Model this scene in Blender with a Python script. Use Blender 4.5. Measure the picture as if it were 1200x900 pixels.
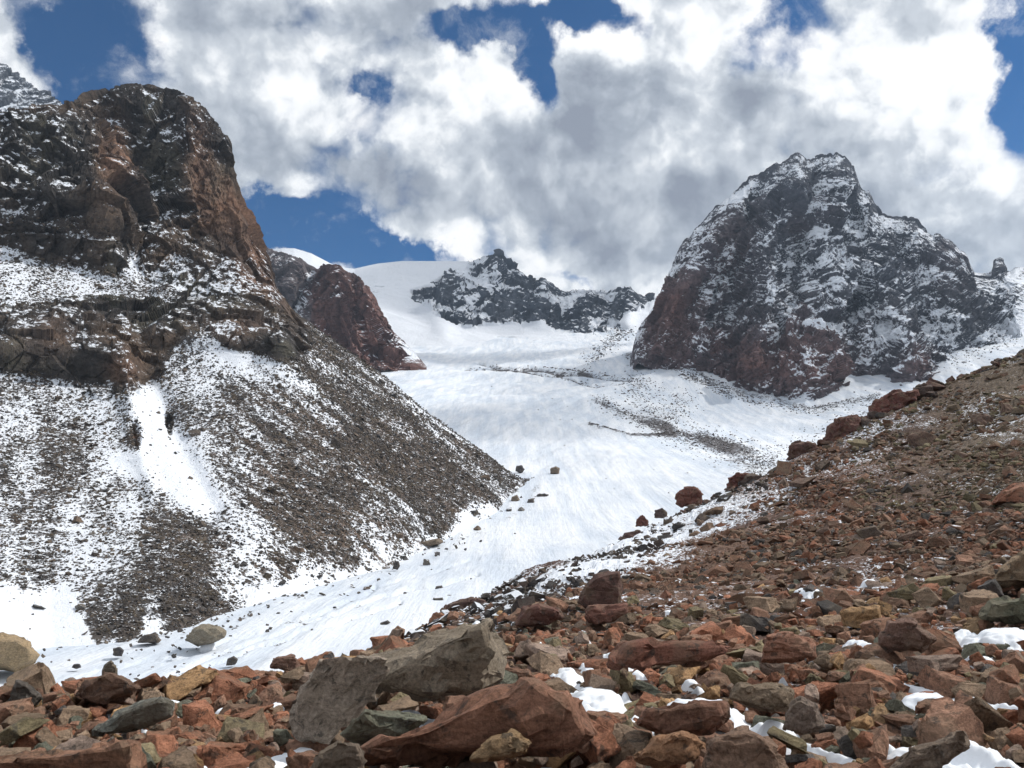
import bpy, bmesh, math, random
import numpy as np
from mathutils import Vector, Matrix, Euler

for o in list(bpy.data.objects): bpy.data.objects.remove(o, do_unlink=True)
SC = bpy.context.scene
COL = SC.collection
R = math.radians

# ------------------------------------------------------------------ camera
F = 900.0                      # focal length in photo pixels (photo is 1200 x 900)
PITCH = math.atan(110/900.0)   # eye level falls at photo row 560
cam_d = bpy.data.cameras.new('camera'); cam = bpy.data.objects.new('camera', cam_d); COL.objects.link(cam)
cam_d.sensor_width = 36; cam_d.lens = 36*F/1200.0
cam_d.clip_start = 0.1; cam_d.clip_end = 20000
cam.location = (0, 0, 0); cam.rotation_euler = (R(90)+PITCH, 0, 0)
SC.camera = cam

# ------------------------------------------------------------------ light
SUN_AZ, SUN_EL = R(72), R(46)     # azimuth measured from +Y (view direction) towards +X
SUN_STRENGTH, SKY_STRENGTH, EXPOSURE = 3.25, 0.075, 0.17
sdir = Vector((math.sin(SUN_AZ)*math.cos(SUN_EL), math.cos(SUN_AZ)*math.cos(SUN_EL), math.sin(SUN_EL)))
sl = bpy.data.lights.new('sun', 'SUN'); sl.energy = SUN_STRENGTH; sl.angle = R(0.8); sl.color = (1, .955, .89)
so = bpy.data.objects.new('sun', sl); COL.objects.link(so)
so.rotation_euler = sdir.to_track_quat('Z', 'Y').to_euler()
so.location = (0, 0, 50)
SC.view_settings.view_transform = 'Standard'; SC.view_settings.look = 'None'
SC.view_settings.exposure = EXPOSURE; SC.view_settings.gamma = 1; SC.view_settings.use_curve_mapping = False

cy = SC.cycles
cy.max_bounces = 5; cy.diffuse_bounces = 2; cy.glossy_bounces = 1; cy.transmission_bounces = 1; cy.volume_bounces = 0
cy.use_adaptive_sampling = True; cy.adaptive_threshold = .03; cy.use_denoising = True
class NT:
    """tiny helper to wire shader nodes"""
    def __init__(s, tree): s.t = tree; s.n = tree.nodes; s.l = tree.links; s.n.clear()
    def node(s, typ, **kw):
        n = s.n.new(typ)
        for k, v in kw.items(): setattr(n, k, v)
        return n
    def put(s, sock, v):
        if isinstance(v, bpy.types.NodeSocket): s.l.new(v, sock)
        elif v is not None: sock.default_value = v
    def math(s, op, a, b=None, c=None, clamp=False):
        n = s.node('ShaderNodeMath', operation=op, use_clamp=clamp)
        s.put(n.inputs[0], a); s.put(n.inputs[1], b)
        if c is not None: s.put(n.inputs[2], c)
        return n.outputs[0]
    def vmath(s, op, a, b=None):
        n = s.node('ShaderNodeVectorMath', operation=op)
        s.put(n.inputs[0], a)
        if b is not None:
            if op == 'SCALE': s.put(n.inputs['Scale'], b)
            else: s.put(n.inputs[1], b)
        return n.outputs['Value'] if op in ('LENGTH', 'DOT_PRODUCT', 'DISTANCE') else n.outputs[0]
    def noise(s, vec, scale, detail=4, rough=.5, dist=0, lac=2.0):
        n = s.node('ShaderNodeTexNoise'); s.put(n.inputs['Vector'], vec)
        n.inputs['Scale'].default_value = scale; n.inputs['Detail'].default_value = detail
        n.inputs['Roughness'].default_value = rough; n.inputs['Distortion'].default_value = dist
        n.inputs['Lacunarity'].default_value = lac
        return n.outputs['Fac']
    def voro(s, vec, scale, feature='F1', detail=0, out='Distance', rough=.5, smooth=None):
        n = s.node('ShaderNodeTexVoronoi', feature=feature); s.put(n.inputs['Vector'], vec)
        n.inputs['Scale'].default_value = scale; n.inputs['Detail'].default_value = detail
        n.inputs['Roughness'].default_value = rough
        if smooth is not None: n.inputs['Smoothness'].default_value = smooth
        return n.outputs[out]
    def ramp(s, x, a, b, lo=0., hi=1., smooth=True):
        n = s.node('ShaderNodeMapRange', interpolation_type='SMOOTHSTEP' if smooth else 'LINEAR')
        s.put(n.inputs[0], x)
        for i, v in enumerate((a, b, lo, hi)): s.put(n.inputs[i+1], v)
        return n.outputs[0]
    def mix(s, f, a, b, mode='MIX'):
        n = s.node('ShaderNodeMix', data_type='RGBA', blend_type=mode)
        s.put(n.inputs[0], f); s.put(n.inputs[6], a); s.put(n.inputs[7], b)
        return n.outputs[2]

# ------------------------------------------------------------------ sky with broken cumulus
world = bpy.data.worlds.new('World'); SC.world = world; world.use_nodes = True
def azel(u, v):
    x, y, z = (u-600)/F, 1.0, (450-v)/F
    c, s_ = math.cos(PITCH), math.sin(PITCH)
    yy, zz = y*c - z*s_, y*s_ + z*c
    return math.atan2(x, yy), math.atan2(zz, math.hypot(x, yy))
def build_sky():
    w = NT(world.node_tree)
    sky = w.node('ShaderNodeTexSky', sky_type='NISHITA'); sky.sun_disc = False
    sky.sun_elevation = SUN_EL; sky.sun_rotation = SUN_AZ
    sky.altitude = 3500; sky.air_density = 1.0; sky.dust_density = .3; sky.ozone_density = 3.0
    d = w.node('ShaderNodeTexCoord').outputs['Generated']
    sp = w.node('ShaderNodeSeparateXYZ'); w.put(sp.inputs[0], d)
    X, Y, Z = sp.outputs
    az = w.math('ARCTAN2', X, Y)
    hz = w.math('SQRT', w.math('ADD', w.math('MULTIPLY', X, X), w.math('MULTIPLY', Y, Y)))
    el = w.math('ARCTAN2', Z, hz)
    cx = w.node('ShaderNodeCombineXYZ'); w.put(cx.inputs[0], az); w.put(cx.inputs[1], el)
    P = cx.outputs[0]
    wn = w.node('ShaderNodeTexNoise'); w.put(wn.inputs['Vector'], d); wn.inputs['Scale'].default_value = 5.5; wn.inputs['Detail'].default_value = 9; wn.inputs['Roughness'].default_value = .62
    wc = w.vmath('SUBTRACT', wn.outputs['Color'], (.5, .5, .5))
    PW = w.vmath('ADD', P, w.vmath('SCALE', wc, .20))
    def blobs(lst, e0=1.5, e1=0.0):
        tot = None
        for (u, v, ru, rv, amp) in lst:
            a, e = azel(u, v)
            q = w.vmath('SUBTRACT', PW, (a, e, 0))
            q = w.vmath('MULTIPLY', q, (F/ru, F/rv, 0))
            g = w.ramp(w.vmath('LENGTH', q), e0, e1, 0, amp)
            tot = g if tot is None else w.math('ADD', tot, g)
        return tot
    holes = blobs([(112,72,72,62,.85),(30,18,60,24,.45),(85,125,40,30,.35),(20,85,50,30,-.25),(418,94,30,18,.46),(350,15,40,30,.2),
                   (385,288,110,34,1.0),(475,300,60,22,.75),(335,276,60,26,.7),
                   (610,22,100,34,.62),(545,42,70,28,.5),(634,88,34,44,.85),(705,12,70,26,.6),
                   (905,40,56,44,.62),(1188,90,28,58,.75),(1220,20,40,40,.4),(655,338,30,10,.3),(430,205,50,30,-.4),(1010,255,60,40,-.4),(1130,240,60,40,-.4),(780,300,80,40,-.3)])
    wob = w.vmath('ADD', d, w.vmath('SCALE', wc, .06))
    def dens(vec):
        big = w.noise(vec, 5.0, 10, .56, .15)
        bil = w.voro(vec, 7.5, 'F1', 3.5, 'Distance', .52)
        return w.math('SUBTRACT', w.math('MULTIPLY', w.math('SUBTRACT', big, .5), 2.0), w.math('MULTIPLY', w.math('SUBTRACT', bil, .45), .55))
    n0 = dens(wob)
    off = Vector((.5, 0, .87)).normalized()*.020
    n1 = dens(w.vmath('ADD', wob, tuple(off)))
    n2 = dens(w.vmath('ADD', wob, tuple(off*2.6)))
    cover = w.math('SUBTRACT', w.math('ADD', w.math('MULTIPLY', n0, .80), .60), holes)
    alpha = w.ramp(cover, -.07, .32)
    alpha = w.math('MAXIMUM', alpha, w.ramp(w.noise(wob, 9, 9, .66, .3), .50, .78, 0, .75))
    # crests turned to the sun are white, thick undersides grey
    rel = w.math('ADD', w.math('MULTIPLY', w.math('SUBTRACT', n0, n1), .9), w.math('MULTIPLY', w.math('SUBTRACT', n0, n2), .7))
    dark = blobs([(710,115,60,50,.50),(700,190,100,60,.22),(860,215,120,70,.24),(400,235,130,45,.36),(560,190,70,60,.14),
                  (280,170,120,70,.14),(950,120,80,60,.18),(740,280,140,70,.22),(600,240,200,80,.10),(520,60,80,30,.10),(1130,240,90,60,.12),
                  (340,30,120,50,.12),(180,30,90,50,.14)])
    lite = blobs([(470,75,90,40,.22),(570,105,80,35,.24),(690,45,70,30,.28),(760,60,60,60,.2),(1020,60,120,80,.32),(1130,140,90,60,.26),
                  (620,250,90,50,.12),(480,160,80,50,.16),(820,80,60,50,.14),(30,90,60,50,.15),(1060,180,60,60,.12),(560,290,90,30,.12)])
    sh = w.math('ADD', .63, w.math('MULTIPLY', rel, 1.25))
    sh = w.math('ADD', sh, lite); sh = w.math('SUBTRACT', sh, dark)
    sh = w.math('ADD', sh, w.math('MULTIPLY', w.math('SUBTRACT', .58, cover), .34))   # thin edges let light through
    cr = w.node('ShaderNodeValToRGB'); w.put(cr.inputs[0], w.ramp(sh, 0, 1.05, 0, 1, False))
    e = cr.color_ramp.elements
    e[0].position = 0; e[0].color = (.25, .28, .34, 1)
    e[1].position = 1; e[1].color = (1.0, 1.0, 1.0, 1)
    for p_, c_ in ((.3, (.36, .40, .46, 1)), (.6, (.57, .61, .66, 1)), (.82, (.88, .90, .92, 1))):
        n_ = e.new(p_); n_.color = c_
    bg1 = w.node('ShaderNodeBackground'); 
    skc = w.mix(1.0, sky.outputs[0], (.01, .62, 1.0, 1), 'MULTIPLY')
    w.put(bg1.inputs[0], skc); bg1.inputs[1].default_value = SKY_STRENGTH
    bg2 = w.node('ShaderNodeBackground'); w.put(bg2.inputs[0], cr.outputs[0]); bg2.inputs[1].default_value = 1.0
    m = w.node('ShaderNodeMixShader'); w.put(m.inputs[0], alpha)
    w.l.new(bg1.outputs[0], m.inputs[1]); w.l.new(bg2.outputs[0], m.inputs[2])
    out = w.node('ShaderNodeOutputWorld'); w.l.new(m.outputs[0], out.inputs[0])
build_sky()
world.cycles.sampling_method = 'MANUAL'; world.cycles.sample_map_resolution = 1024

# ------------------------------------------------------------------ numpy noise
def _h(ix, iy, iz, seed):
    h = (ix.astype(np.uint32)*np.uint32(374761393) + iy.astype(np.uint32)*np.uint32(668265263)
         + iz.astype(np.uint32)*np.uint32(2147483647) + np.uint32((seed*1274126177) & 0xffffffff))
    h ^= h >> np.uint32(13); h *= np.uint32(1274126177); h ^= h >> np.uint32(16); h *= np.uint32(2246822519); h ^= h >> np.uint32(15)
    return h
def _r(h): return (h & np.uint32(0xffffff)).astype(np.float32)/np.float32(16777216.0)
def vnoise(P, s, seed=0):
    q = (P/s).astype(np.float64); f = np.floor(q); t = (q-f).astype(np.float32); i = f.astype(np.int64)
    t = t*t*t*(t*(t*6-15)+10)
    out = np.zeros(len(P), np.float32)
    for dx in (0, 1):
        wx = t[:, 0] if dx else 1-t[:, 0]
        for dy in (0, 1):
            wy = wx*(t[:, 1] if dy else 1-t[:, 1])
            for dz in (0, 1):
                wz = wy*(t[:, 2] if dz else 1-t[:, 2])
                out += wz*_r(_h(i[:, 0]+dx, i[:, 1]+dy, i[:, 2]+dz, seed))
    return out*2-1
def fbm(P, s, octv=4, seed=0, gain=.5, ridged=False):
    a = 1; tot = 0; out = np.zeros(len(P), np.float32)
    for k in range(octv):
        n = vnoise(P + 17.3*k*s, s, seed+k)
        if ridged: n = 1-2*np.abs(n)
        out += a*n; tot += a; a *= gain; s *= .5
    return out/tot
def facets(P, s, seed=0, steps=.5):
    """fractured rock: every cell is a tilted plane with its own offset"""
    q = P/s; b = np.floor(q-.5)
    best = np.full(len(P), 9e9, np.float32); val = np.zeros(len(P), np.float32)
    for dx in (0, 1):
        for dy in (0, 1):
            for dz in (0, 1):
                c = b + np.array((dx, dy, dz)); ci = c.astype(np.int64)
                h = _h(ci[:, 0], ci[:, 1], ci[:, 2], seed)
                jx = _r(h); h2 = h*np.uint32(747796405)+np.uint32(2891336453); h2 ^= h2 >> np.uint32(14); jy = _r(h2)
                h3 = h2*np.uint32(747796405)+np.uint32(2891336453); h3 ^= h3 >> np.uint32(14); jz = _r(h3)
                ox = (q[:, 0]-c[:, 0]-.5-(jx-.5)*.8); oy = (q[:, 1]-c[:, 1]-.5-(jy-.5)*.8); oz = (q[:, 2]-c[:, 2]-.5-(jz-.5)*.8)
                d = (ox*ox+oy*oy+oz*oz).astype(np.float32)
                h4 = h3*np.uint32(747796405)+np.uint32(2891336453); h4 ^= h4 >> np.uint32(14); jw = _r(h4)
                v = ((jy-.5)*ox+(jz-.5)*oy+(jx-.5)*oz)*2.0 + (jw-.5)*steps*2
                m = d < best; best[m] = d[m]; val[m] = v[m]
    return val
def sstep(x, a, b): t = np.clip((x-a)/(b-a), 0, 1); return t*t*(3-2*t)

# ------------------------------------------------------------------ picking points along sight lines
CP, SP = math.cos(PITCH), math.sin(PITCH)
def pt(u, v, y):
    """world point seen in photo pixel (u, v) at forward distance y"""
    u = np.asarray(u, float); v = np.asarray(v, float); y = np.asarray(y, float)
    a = (u-600)/F; b = (450-v)/F
    dy = CP - b*SP; dz = SP + b*CP
    return np.stack([a/dy*y, y*np.ones_like(a), dz/dy*y], -1)
def px(P):
    P = np.asarray(P, float); y = P[..., 1]*CP+P[..., 2]*SP; z = -P[..., 1]*SP+P[..., 2]*CP
    return 600+F*P[..., 0]/y, 450-F*z/y
class TPS:
    def __init__(s, ctrl, scale=1.0, lam=1e-4):
        A = np.array([pt(*c) if len(c) == 3 else c[:3] for c in ctrl]) ; s.sc = scale
        s.c = A[:, :2]/scale; n = len(A)
        K = s._k(s.c) + lam*np.eye(n); Q = np.hstack([np.ones((n, 1)), s.c])
        M = np.zeros((n+3, n+3)); M[:n, :n] = K; M[:n, n:] = Q; M[n:, :n] = Q.T
        s.w = np.linalg.solve(M, np.concatenate([A[:, 2]/scale, np.zeros(3)]))
    def _k(s, p):
        d2 = ((p[:, None, :]-s.c[None, :, :])**2).sum(-1); return d2*np.log(d2+1e-9)
    def __call__(s, x, y):
        x = np.asarray(x, float); sh = x.shape; p = np.stack([x.ravel(), np.asarray(y, float).ravel()], 1)/s.sc
        out = np.empty(len(p))
        for i in range(0, len(p), 60000):
            q = p[i:i+60000]; out[i:i+60000] = s._k(q)@s.w[:-3] + s.w[-3] + q@s.w[-2:]
        return (out*s.sc).reshape(sh)

# ------------------------------------------------------------------ mesh and tag helpers
def mesh_np(name, V, faces, mat, attrs=None, smooth=True, quads=True):
    me = bpy.data.meshes.new(name); V = np.asarray(V, np.float32); faces = np.asarray(faces, np.int32)
    k = faces.shape[1]
    me.vertices.add(len(V)); me.vertices.foreach_set('co', V.ravel())
    me.loops.add(faces.size); me.loops.foreach_set('vertex_index', faces.ravel())
    me.polygons.add(len(faces)); me.polygons.foreach_set('loop_start', np.arange(0, faces.size, k, dtype=np.int32))
    me.polygons.foreach_set('use_smooth', np.full(len(faces), smooth))
    for nm, a in (attrs or {}).items():
        a = np.asarray(a, np.float32)
        if a.ndim == 1:
            at = me.attributes.new(nm, 'FLOAT', 'POINT'); at.data.foreach_set('value', a)
        else:
            at = me.attributes.new(nm, 'FLOAT_COLOR', 'POINT')
            at.data.foreach_set('color', np.hstack([a, np.ones((len(a), 1), np.float32)]).ravel())
    me.update(calc_edges=True); me.validate()
    me.materials.append(mat)
    o = bpy.data.objects.new(name, me); COL.objects.link(o); return o
def grid_faces(nr, nc):
    i = np.arange(nr*nc).reshape(nr, nc)
    return np.stack([i[:-1, :-1], i[:-1, 1:], i[1:, 1:], i[1:, :-1]], -1).reshape(-1, 4)
def grid_normals(G):
    du = np.gradient(G, axis=1); dv = np.gradient(G, axis=0)
    n = np.cross(du, dv); n /= np.linalg.norm(n, axis=-1, keepdims=True)+1e-12
    return n
def tag(o, label=None, cat=None, group=None, kind=None):
    for k, v in (('label', label), ('category', cat), ('group', group), ('kind', kind)):
        if v: o[k] = v
    return o
def blur(A, n=1):
    for _ in range(n):
        B = np.pad(A, ((1, 1), (1, 1)) + ((0, 0),)*(A.ndim-2), mode='edge')
        A = (B[:-2, 1:-1]+B[2:, 1:-1]+B[1:-1, :-2]+B[1:-1, 2:]+B[1:-1, 1:-1]*2)/6
    return A

# ------------------------------------------------------------------ materials
def mk(name):
    m = bpy.data.materials.new(name); m.use_nodes = True
    return m, NT(m.node_tree)
def finish(t, col, rough=.9, bump=None, bstr=.5, bdist=.1, spec=.2, sss=0, sssr=None):
    b = t.node('ShaderNodeBsdfPrincipled'); t.put(b.inputs['Base Color'], col); t.put(b.inputs['Roughness'], rough)
    b.inputs['Specular IOR Level'].default_value = spec
    if bump is not None:
        bn = t.node('ShaderNodeBump'); bn.inputs['Strength'].default_value = bstr; bn.inputs['Distance'].default_value = bdist
        t.put(bn.inputs['Height'], bump); t.l.new(bn.outputs[0], b.inputs['Normal'])
    o = t.node('ShaderNodeOutputMaterial'); t.l.new(b.outputs[0], o.inputs[0])
SNOW = (.72, .75, .80, 1)
def terrain_mat(name, px_m, edge=.12, fine_amp=.5, vor=None):
    """rock with snow lying on it; the 'rock' colour and 'snow' amount come from the mesh, fine break-up from noise.
       px_m = size in metres of the finest detail"""
    m, t = mk(name)
    co = t.node('ShaderNodeTexCoord').outputs['Object']
    rc = t.node('ShaderNodeAttribute', attribute_name='rock').outputs['Color']
    sn = t.node('ShaderNodeAttribute', attribute_name='snow').outputs['Fac']
    n1 = t.noise(co, 1/(px_m*9), 7, .72); n2 = t.noise(co, 1/(px_m*30), 5, .6)
    vv = t.voro(co, 1/(px_m*3.2), 'F1', 1, 'Color')
    vs = t.node('ShaderNodeSeparateColor'); t.put(vs.inputs[0], vv)
    k = t.math('ADD', t.math('MULTIPLY', t.ramp(n1, .3, .7), .9), t.math('MULTIPLY', vs.outputs[0], .45))
    k = t.math('ADD', k, .32)
    kc = t.node('ShaderNodeCombineColor')
    for i in range(3): t.put(kc.inputs[i], k)
    rock = t.mix(1.0, rc, kc.outputs[0], 'MULTIPLY')
    sf = t.math('ADD', sn, t.math('MULTIPLY', t.math('SUBTRACT', n1, .5), fine_amp*1.6))
    sf = t.math('ADD', sf, t.math('MULTIPLY', t.math('SUBTRACT', vs.outputs[1], .5), fine_amp*.55))
    fac = t.ramp(sf, .5-edge, .5+edge)
    snowc = t.mix(t.math('MULTIPLY', n2, .35), SNOW, (.73, .78, .85, 1))
    col = t.mix(fac, rock, snowc)
    h = t.math('ADD', t.math('MULTIPLY', n1, 1.2), t.math('MULTIPLY', vs.outputs[2], .35))
    h = t.math('ADD', h, t.math('MULTIPLY', fac, .12))
    finish(t, col, t.math('SUBTRACT', .95, t.math('MULTIPLY', fac, .3)), h, .55, px_m*2.0)
    return m
def snow_mat():
    m, t = mk('glacier_snow')
    co = t.node('ShaderNodeTexCoord').outputs['Object']
    dirt = t.node('ShaderNodeAttribute', attribute_name='dirt').outputs['Fac']
    a = t.noise(co, .012, 6, .6); b = t.noise(co, .12, 7, .62)
    st = t.node('ShaderNodeMapping'); t.put(st.inputs[0], co); st.inputs['Scale'].default_value = (.11, .010, .03); st.inputs['Rotation'].default_value = (0, 0, R(-24))
    c = t.noise(st.outputs[0], 1.0, 6, .65)
    k = t.math('ADD', t.math('MULTIPLY', a, .40), t.math('MULTIPLY', c, .60))
    col = t.mix(t.ramp(k, .38, .62), (.55, .61, .69, 1), (.76, .785, .82, 1))
    dd = t.math('ADD', dirt, t.math('MULTIPLY', t.math('SUBTRACT', b, .5), 1.5))
    dd = t.math('ADD', dd, t.math('MULTIPLY', t.math('SUBTRACT', t.noise(co, .45, 6, .8), .5), 2.4))
    f = t.math('MULTIPLY', t.ramp(dd, .50, .70), t.ramp(dirt, .02, .15))
    col = t.mix(f, col, (.085, .078, .08, 1))
    h = t.math('ADD', t.math('MULTIPLY', b, .8), t.math('MULTIPLY', c, 1.4))
    h = t.math('ADD', h, t.math('MULTIPLY', t.noise(co, 1.3, 5, .6), .18))
    finish(t, col, .65, h, .7, 1.5)
    return m
def rock_mat(name, scale=1.0, dust=0.0, bstr=.6):
    """loose stones: own tint per object / per stone, mottled, with a little snow on the upward faces where dust > 0"""
    m, t = mk(name)
    tc = t.node('ShaderNodeTexCoord'); ge = t.node('ShaderNodeNewGeometry')
    pos = ge.outputs['Position']
    oi = t.node('ShaderNodeObjectInfo'); at = t.node('ShaderNodeAttribute', attribute_name='tint')
    base = t.mix(1.0, oi.outputs['Color'], at.outputs['Color'], 'MULTIPLY')
    ob = t.node('ShaderNodeMapping'); t.put(ob.inputs[0], tc.outputs['Object']); ob.inputs['Scale'].default_value = (1.2*scale, 1.2*scale, 7*scale)
    n1 = t.noise(pos, 3.2*scale, 4, .65); n2 = t.noise(pos, 34*scale, 6, .80); n3 = t.noise(pos, 1.3*scale, 3, .6)
    st = t.noise(ob.outputs[0], 1.6, 4, .65)
    k = t.math('ADD', t.math('MULTIPLY', t.ramp(n1, .3, .7), .50), t.math('MULTIPLY', t.ramp(n2, .28, .72), 1.05))
    k = t.math('ADD', k, t.math('MULTIPLY', t.ramp(st, .35, .65), .35)); k = t.math('ADD', k, .20)
    kc = t.node('ShaderNodeCombineColor')
    for i in range(3): t.put(kc.inputs[i], k)
    c = t.mix(1.0, base, kc.outputs[0], 'MULTIPLY')
    c = t.mix(t.math('MULTIPLY', t.ramp(n3, .48, .62), .38), c, (.190, .150, .105, 1))
    c = t.mix(t.math('MULTIPLY', t.ramp(t.noise(pos, 6.5*scale, 5, .7), .56, .64), .7), c, (.055, .050, .044, 1))
    if dust > 0:
        nz = t.node('ShaderNodeSeparateXYZ'); t.put(nz.inputs[0], ge.outputs['Normal'])
        s_ = t.math('ADD', nz.outputs[2], t.math('MULTIPLY', t.math('SUBTRACT', t.noise(pos, 1.1*scale, 5, .7), .5), 1.5))
        f = t.ramp(s_, 1.28-dust, 1.38-dust)
        c = t.mix(f, c, SNOW)
    crk = t.voro(pos, 5*scale, 'F1', 2, 'Color'); cs_ = t.node('ShaderNodeSeparateColor'); t.put(cs_.inputs[0], crk)
    h = t.math('ADD', t.math('MULTIPLY', n2, .9), t.math('MULTIPLY', n1, .8))
    h = t.math('ADD', h, t.math('ADD', t.math('MULTIPLY', st, .6), t.math('MULTIPLY', cs_.outputs[0], .22)))
    finish(t, c, .9, h, .8, .05/scale, .2)
    return m
M_LEFT = terrain_mat('cliff_and_scree', .42, .10, .62)
M_PYR = terrain_mat('snow_dusted_peak', .85, .16, .62)
M_FAR = terrain_mat('distant_rock_and_snow', 2.4, .12, .35)
M_RED = terrain_mat('dark_red_rock', 1.4, .14, .45)
M_MOR = terrain_mat('moraine_gravel', .045, .10, .55)
M_GLA = snow_mat()
M_ROCK = rock_mat('rust_brown_rock', 1.0)
M_RUB = rock_mat('moraine_rubble', .7, .20)
M_RUBW = rock_mat('snow_dusted_rubble', .7, .50)
M_TAL = rock_mat('scree_stone', .22, .38)
m_, t_ = mk('patch_snow')
co_ = t_.node('ShaderNodeTexCoord').outputs['Object']
finish(t_, t_.mix(t_.noise(co_, 3, 5, .6), (.76, .80, .86, 1), (.84, .86, .88, 1)), .55,
       t_.math('ADD', t_.math('MULTIPLY', t_.noise(co_, 9, 6, .6), .5), t_.math('MULTIPLY', t_.noise(co_, 60, 3, .6), .12)), .4, .04)
M_SNOW = m_

# ------------------------------------------------------------------ landforms
def interp_rows(rows, U):
    """rows: list of polylines [(u, v, y)...]; returns v[k, U], y[k, U]"""
    V = []; Y = []
    for r in rows:
        a = np.array(r, float); V.append(np.interp(U, a[:, 0], a[:, 1])); Y.append(np.interp(U, a[:, 0], a[:, 2]))
    V, Y = np.array(V), np.array(Y); k = 12; ker = np.hanning(2*k+3)[1:-1]; ker /= ker.sum()
    sm = lambda a: np.convolve(np.pad(a, k, mode='edge'), ker, 'valid')
    for i in range(len(rows)):
        Y[i] = sm(Y[i])
        if i < len(rows)-1: V[i] = sm(V[i])
    for i in range(len(rows)-2, -1, -1): V[i] = np.maximum(V[i], V[i+1]+.5)
    return V, Y
def gauss(U, V, lst):
    out = np.zeros_like(U)
    for (u, v, ru, rv, ang, amp) in lst:
        c, s_ = math.cos(R(ang)), math.sin(R(ang))
        a = ((U-u)*c + (V-v)*s_)/ru; b = (-(U-u)*s_ + (V-v)*c)/rv
        out += amp*np.exp(-(a*a+b*b))
    return out
def ribs(U, V, lst):
    """buttresses / gullies: polyline in the face, half-width, amount"""
    out = np.zeros_like(U)
    for (pl, wd, amp) in lst:
        best = np.full(U.shape, 1e9)
        for (a, b) in zip(pl[:-1], pl[1:]):
            ax, ay = a; dx, dy = b[0]-ax, b[1]-ay
            t = np.clip(((U-ax)*dx+(V-ay)*dy)/(dx*dx+dy*dy), 0, 1)
            best = np.minimum(best, np.hypot(U-ax-t*dx, V-ay-t*dy))
        out += amp*np.exp(-(best/wd)**2)
    return out
def landform(u0, u1, nu, rows, cnt, back, relief=None, jag=None):
    """surface through row curves from foot to skyline, then down the far side; returns grid, U, V (photo coords before roughening), F (front mask)"""
    U = np.linspace(u0, u1, nu); V, Y = interp_rows(rows, U)
    if jag: V[-1] += jag(U)
    vs = []; ys = []
    for k in range(len(rows)-1):
        t = np.linspace(0, 1, cnt[k], endpoint=(k == len(rows)-2))[:, None]
        vs.append(V[k]*(1-t)+V[k+1]*t); ys.append(Y[k]*(1-t)+Y[k+1]*t)
    vs = np.vstack(vs); ys = np.vstack(ys)
    for _ in range(1):
        k = 9; pad = np.pad(ys, ((k, k), (0, 0)), mode='edge'); cs = np.cumsum(np.vstack([np.zeros((1, nu)), pad]), 0)
        ys2 = (cs[2*k+1:]-cs[:-2*k-1])/(2*k+1); ys2[0] = ys[0]; ys2[-1] = ys[-1]; ys = ys2
    UU = np.broadcast_to(U, vs.shape).copy()
    if relief is not None: ys = ys*(1-relief(UU, vs))
    G = pt(UU, vs, ys)
    top = G[-1]; d = top[:, :2]/np.linalg.norm(top[:, :2], axis=1, keepdims=True)
    B = []
    for j in range(1, 15):
        f = (j/14)**1.5
        p = top.copy(); p[:, :2] += d*f*back[0]; p[:, 2] -= f*back[1]; B.append(p)
    G = np.concatenate([G, np.array(B)]); nb = len(B)
    UU = np.vstack([UU, np.repeat(UU[-1:], nb, 0)]); VV = np.vstack([vs, np.repeat(vs[-1:], nb, 0)])
    Fm = np.ones(UU.shape); Fm[-nb:] = 0
    return G, UU, VV, Fm
def mixc(a, b, t): return np.asarray(a)*(1-t[..., None]) + np.asarray(b)*t[..., None]

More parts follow.
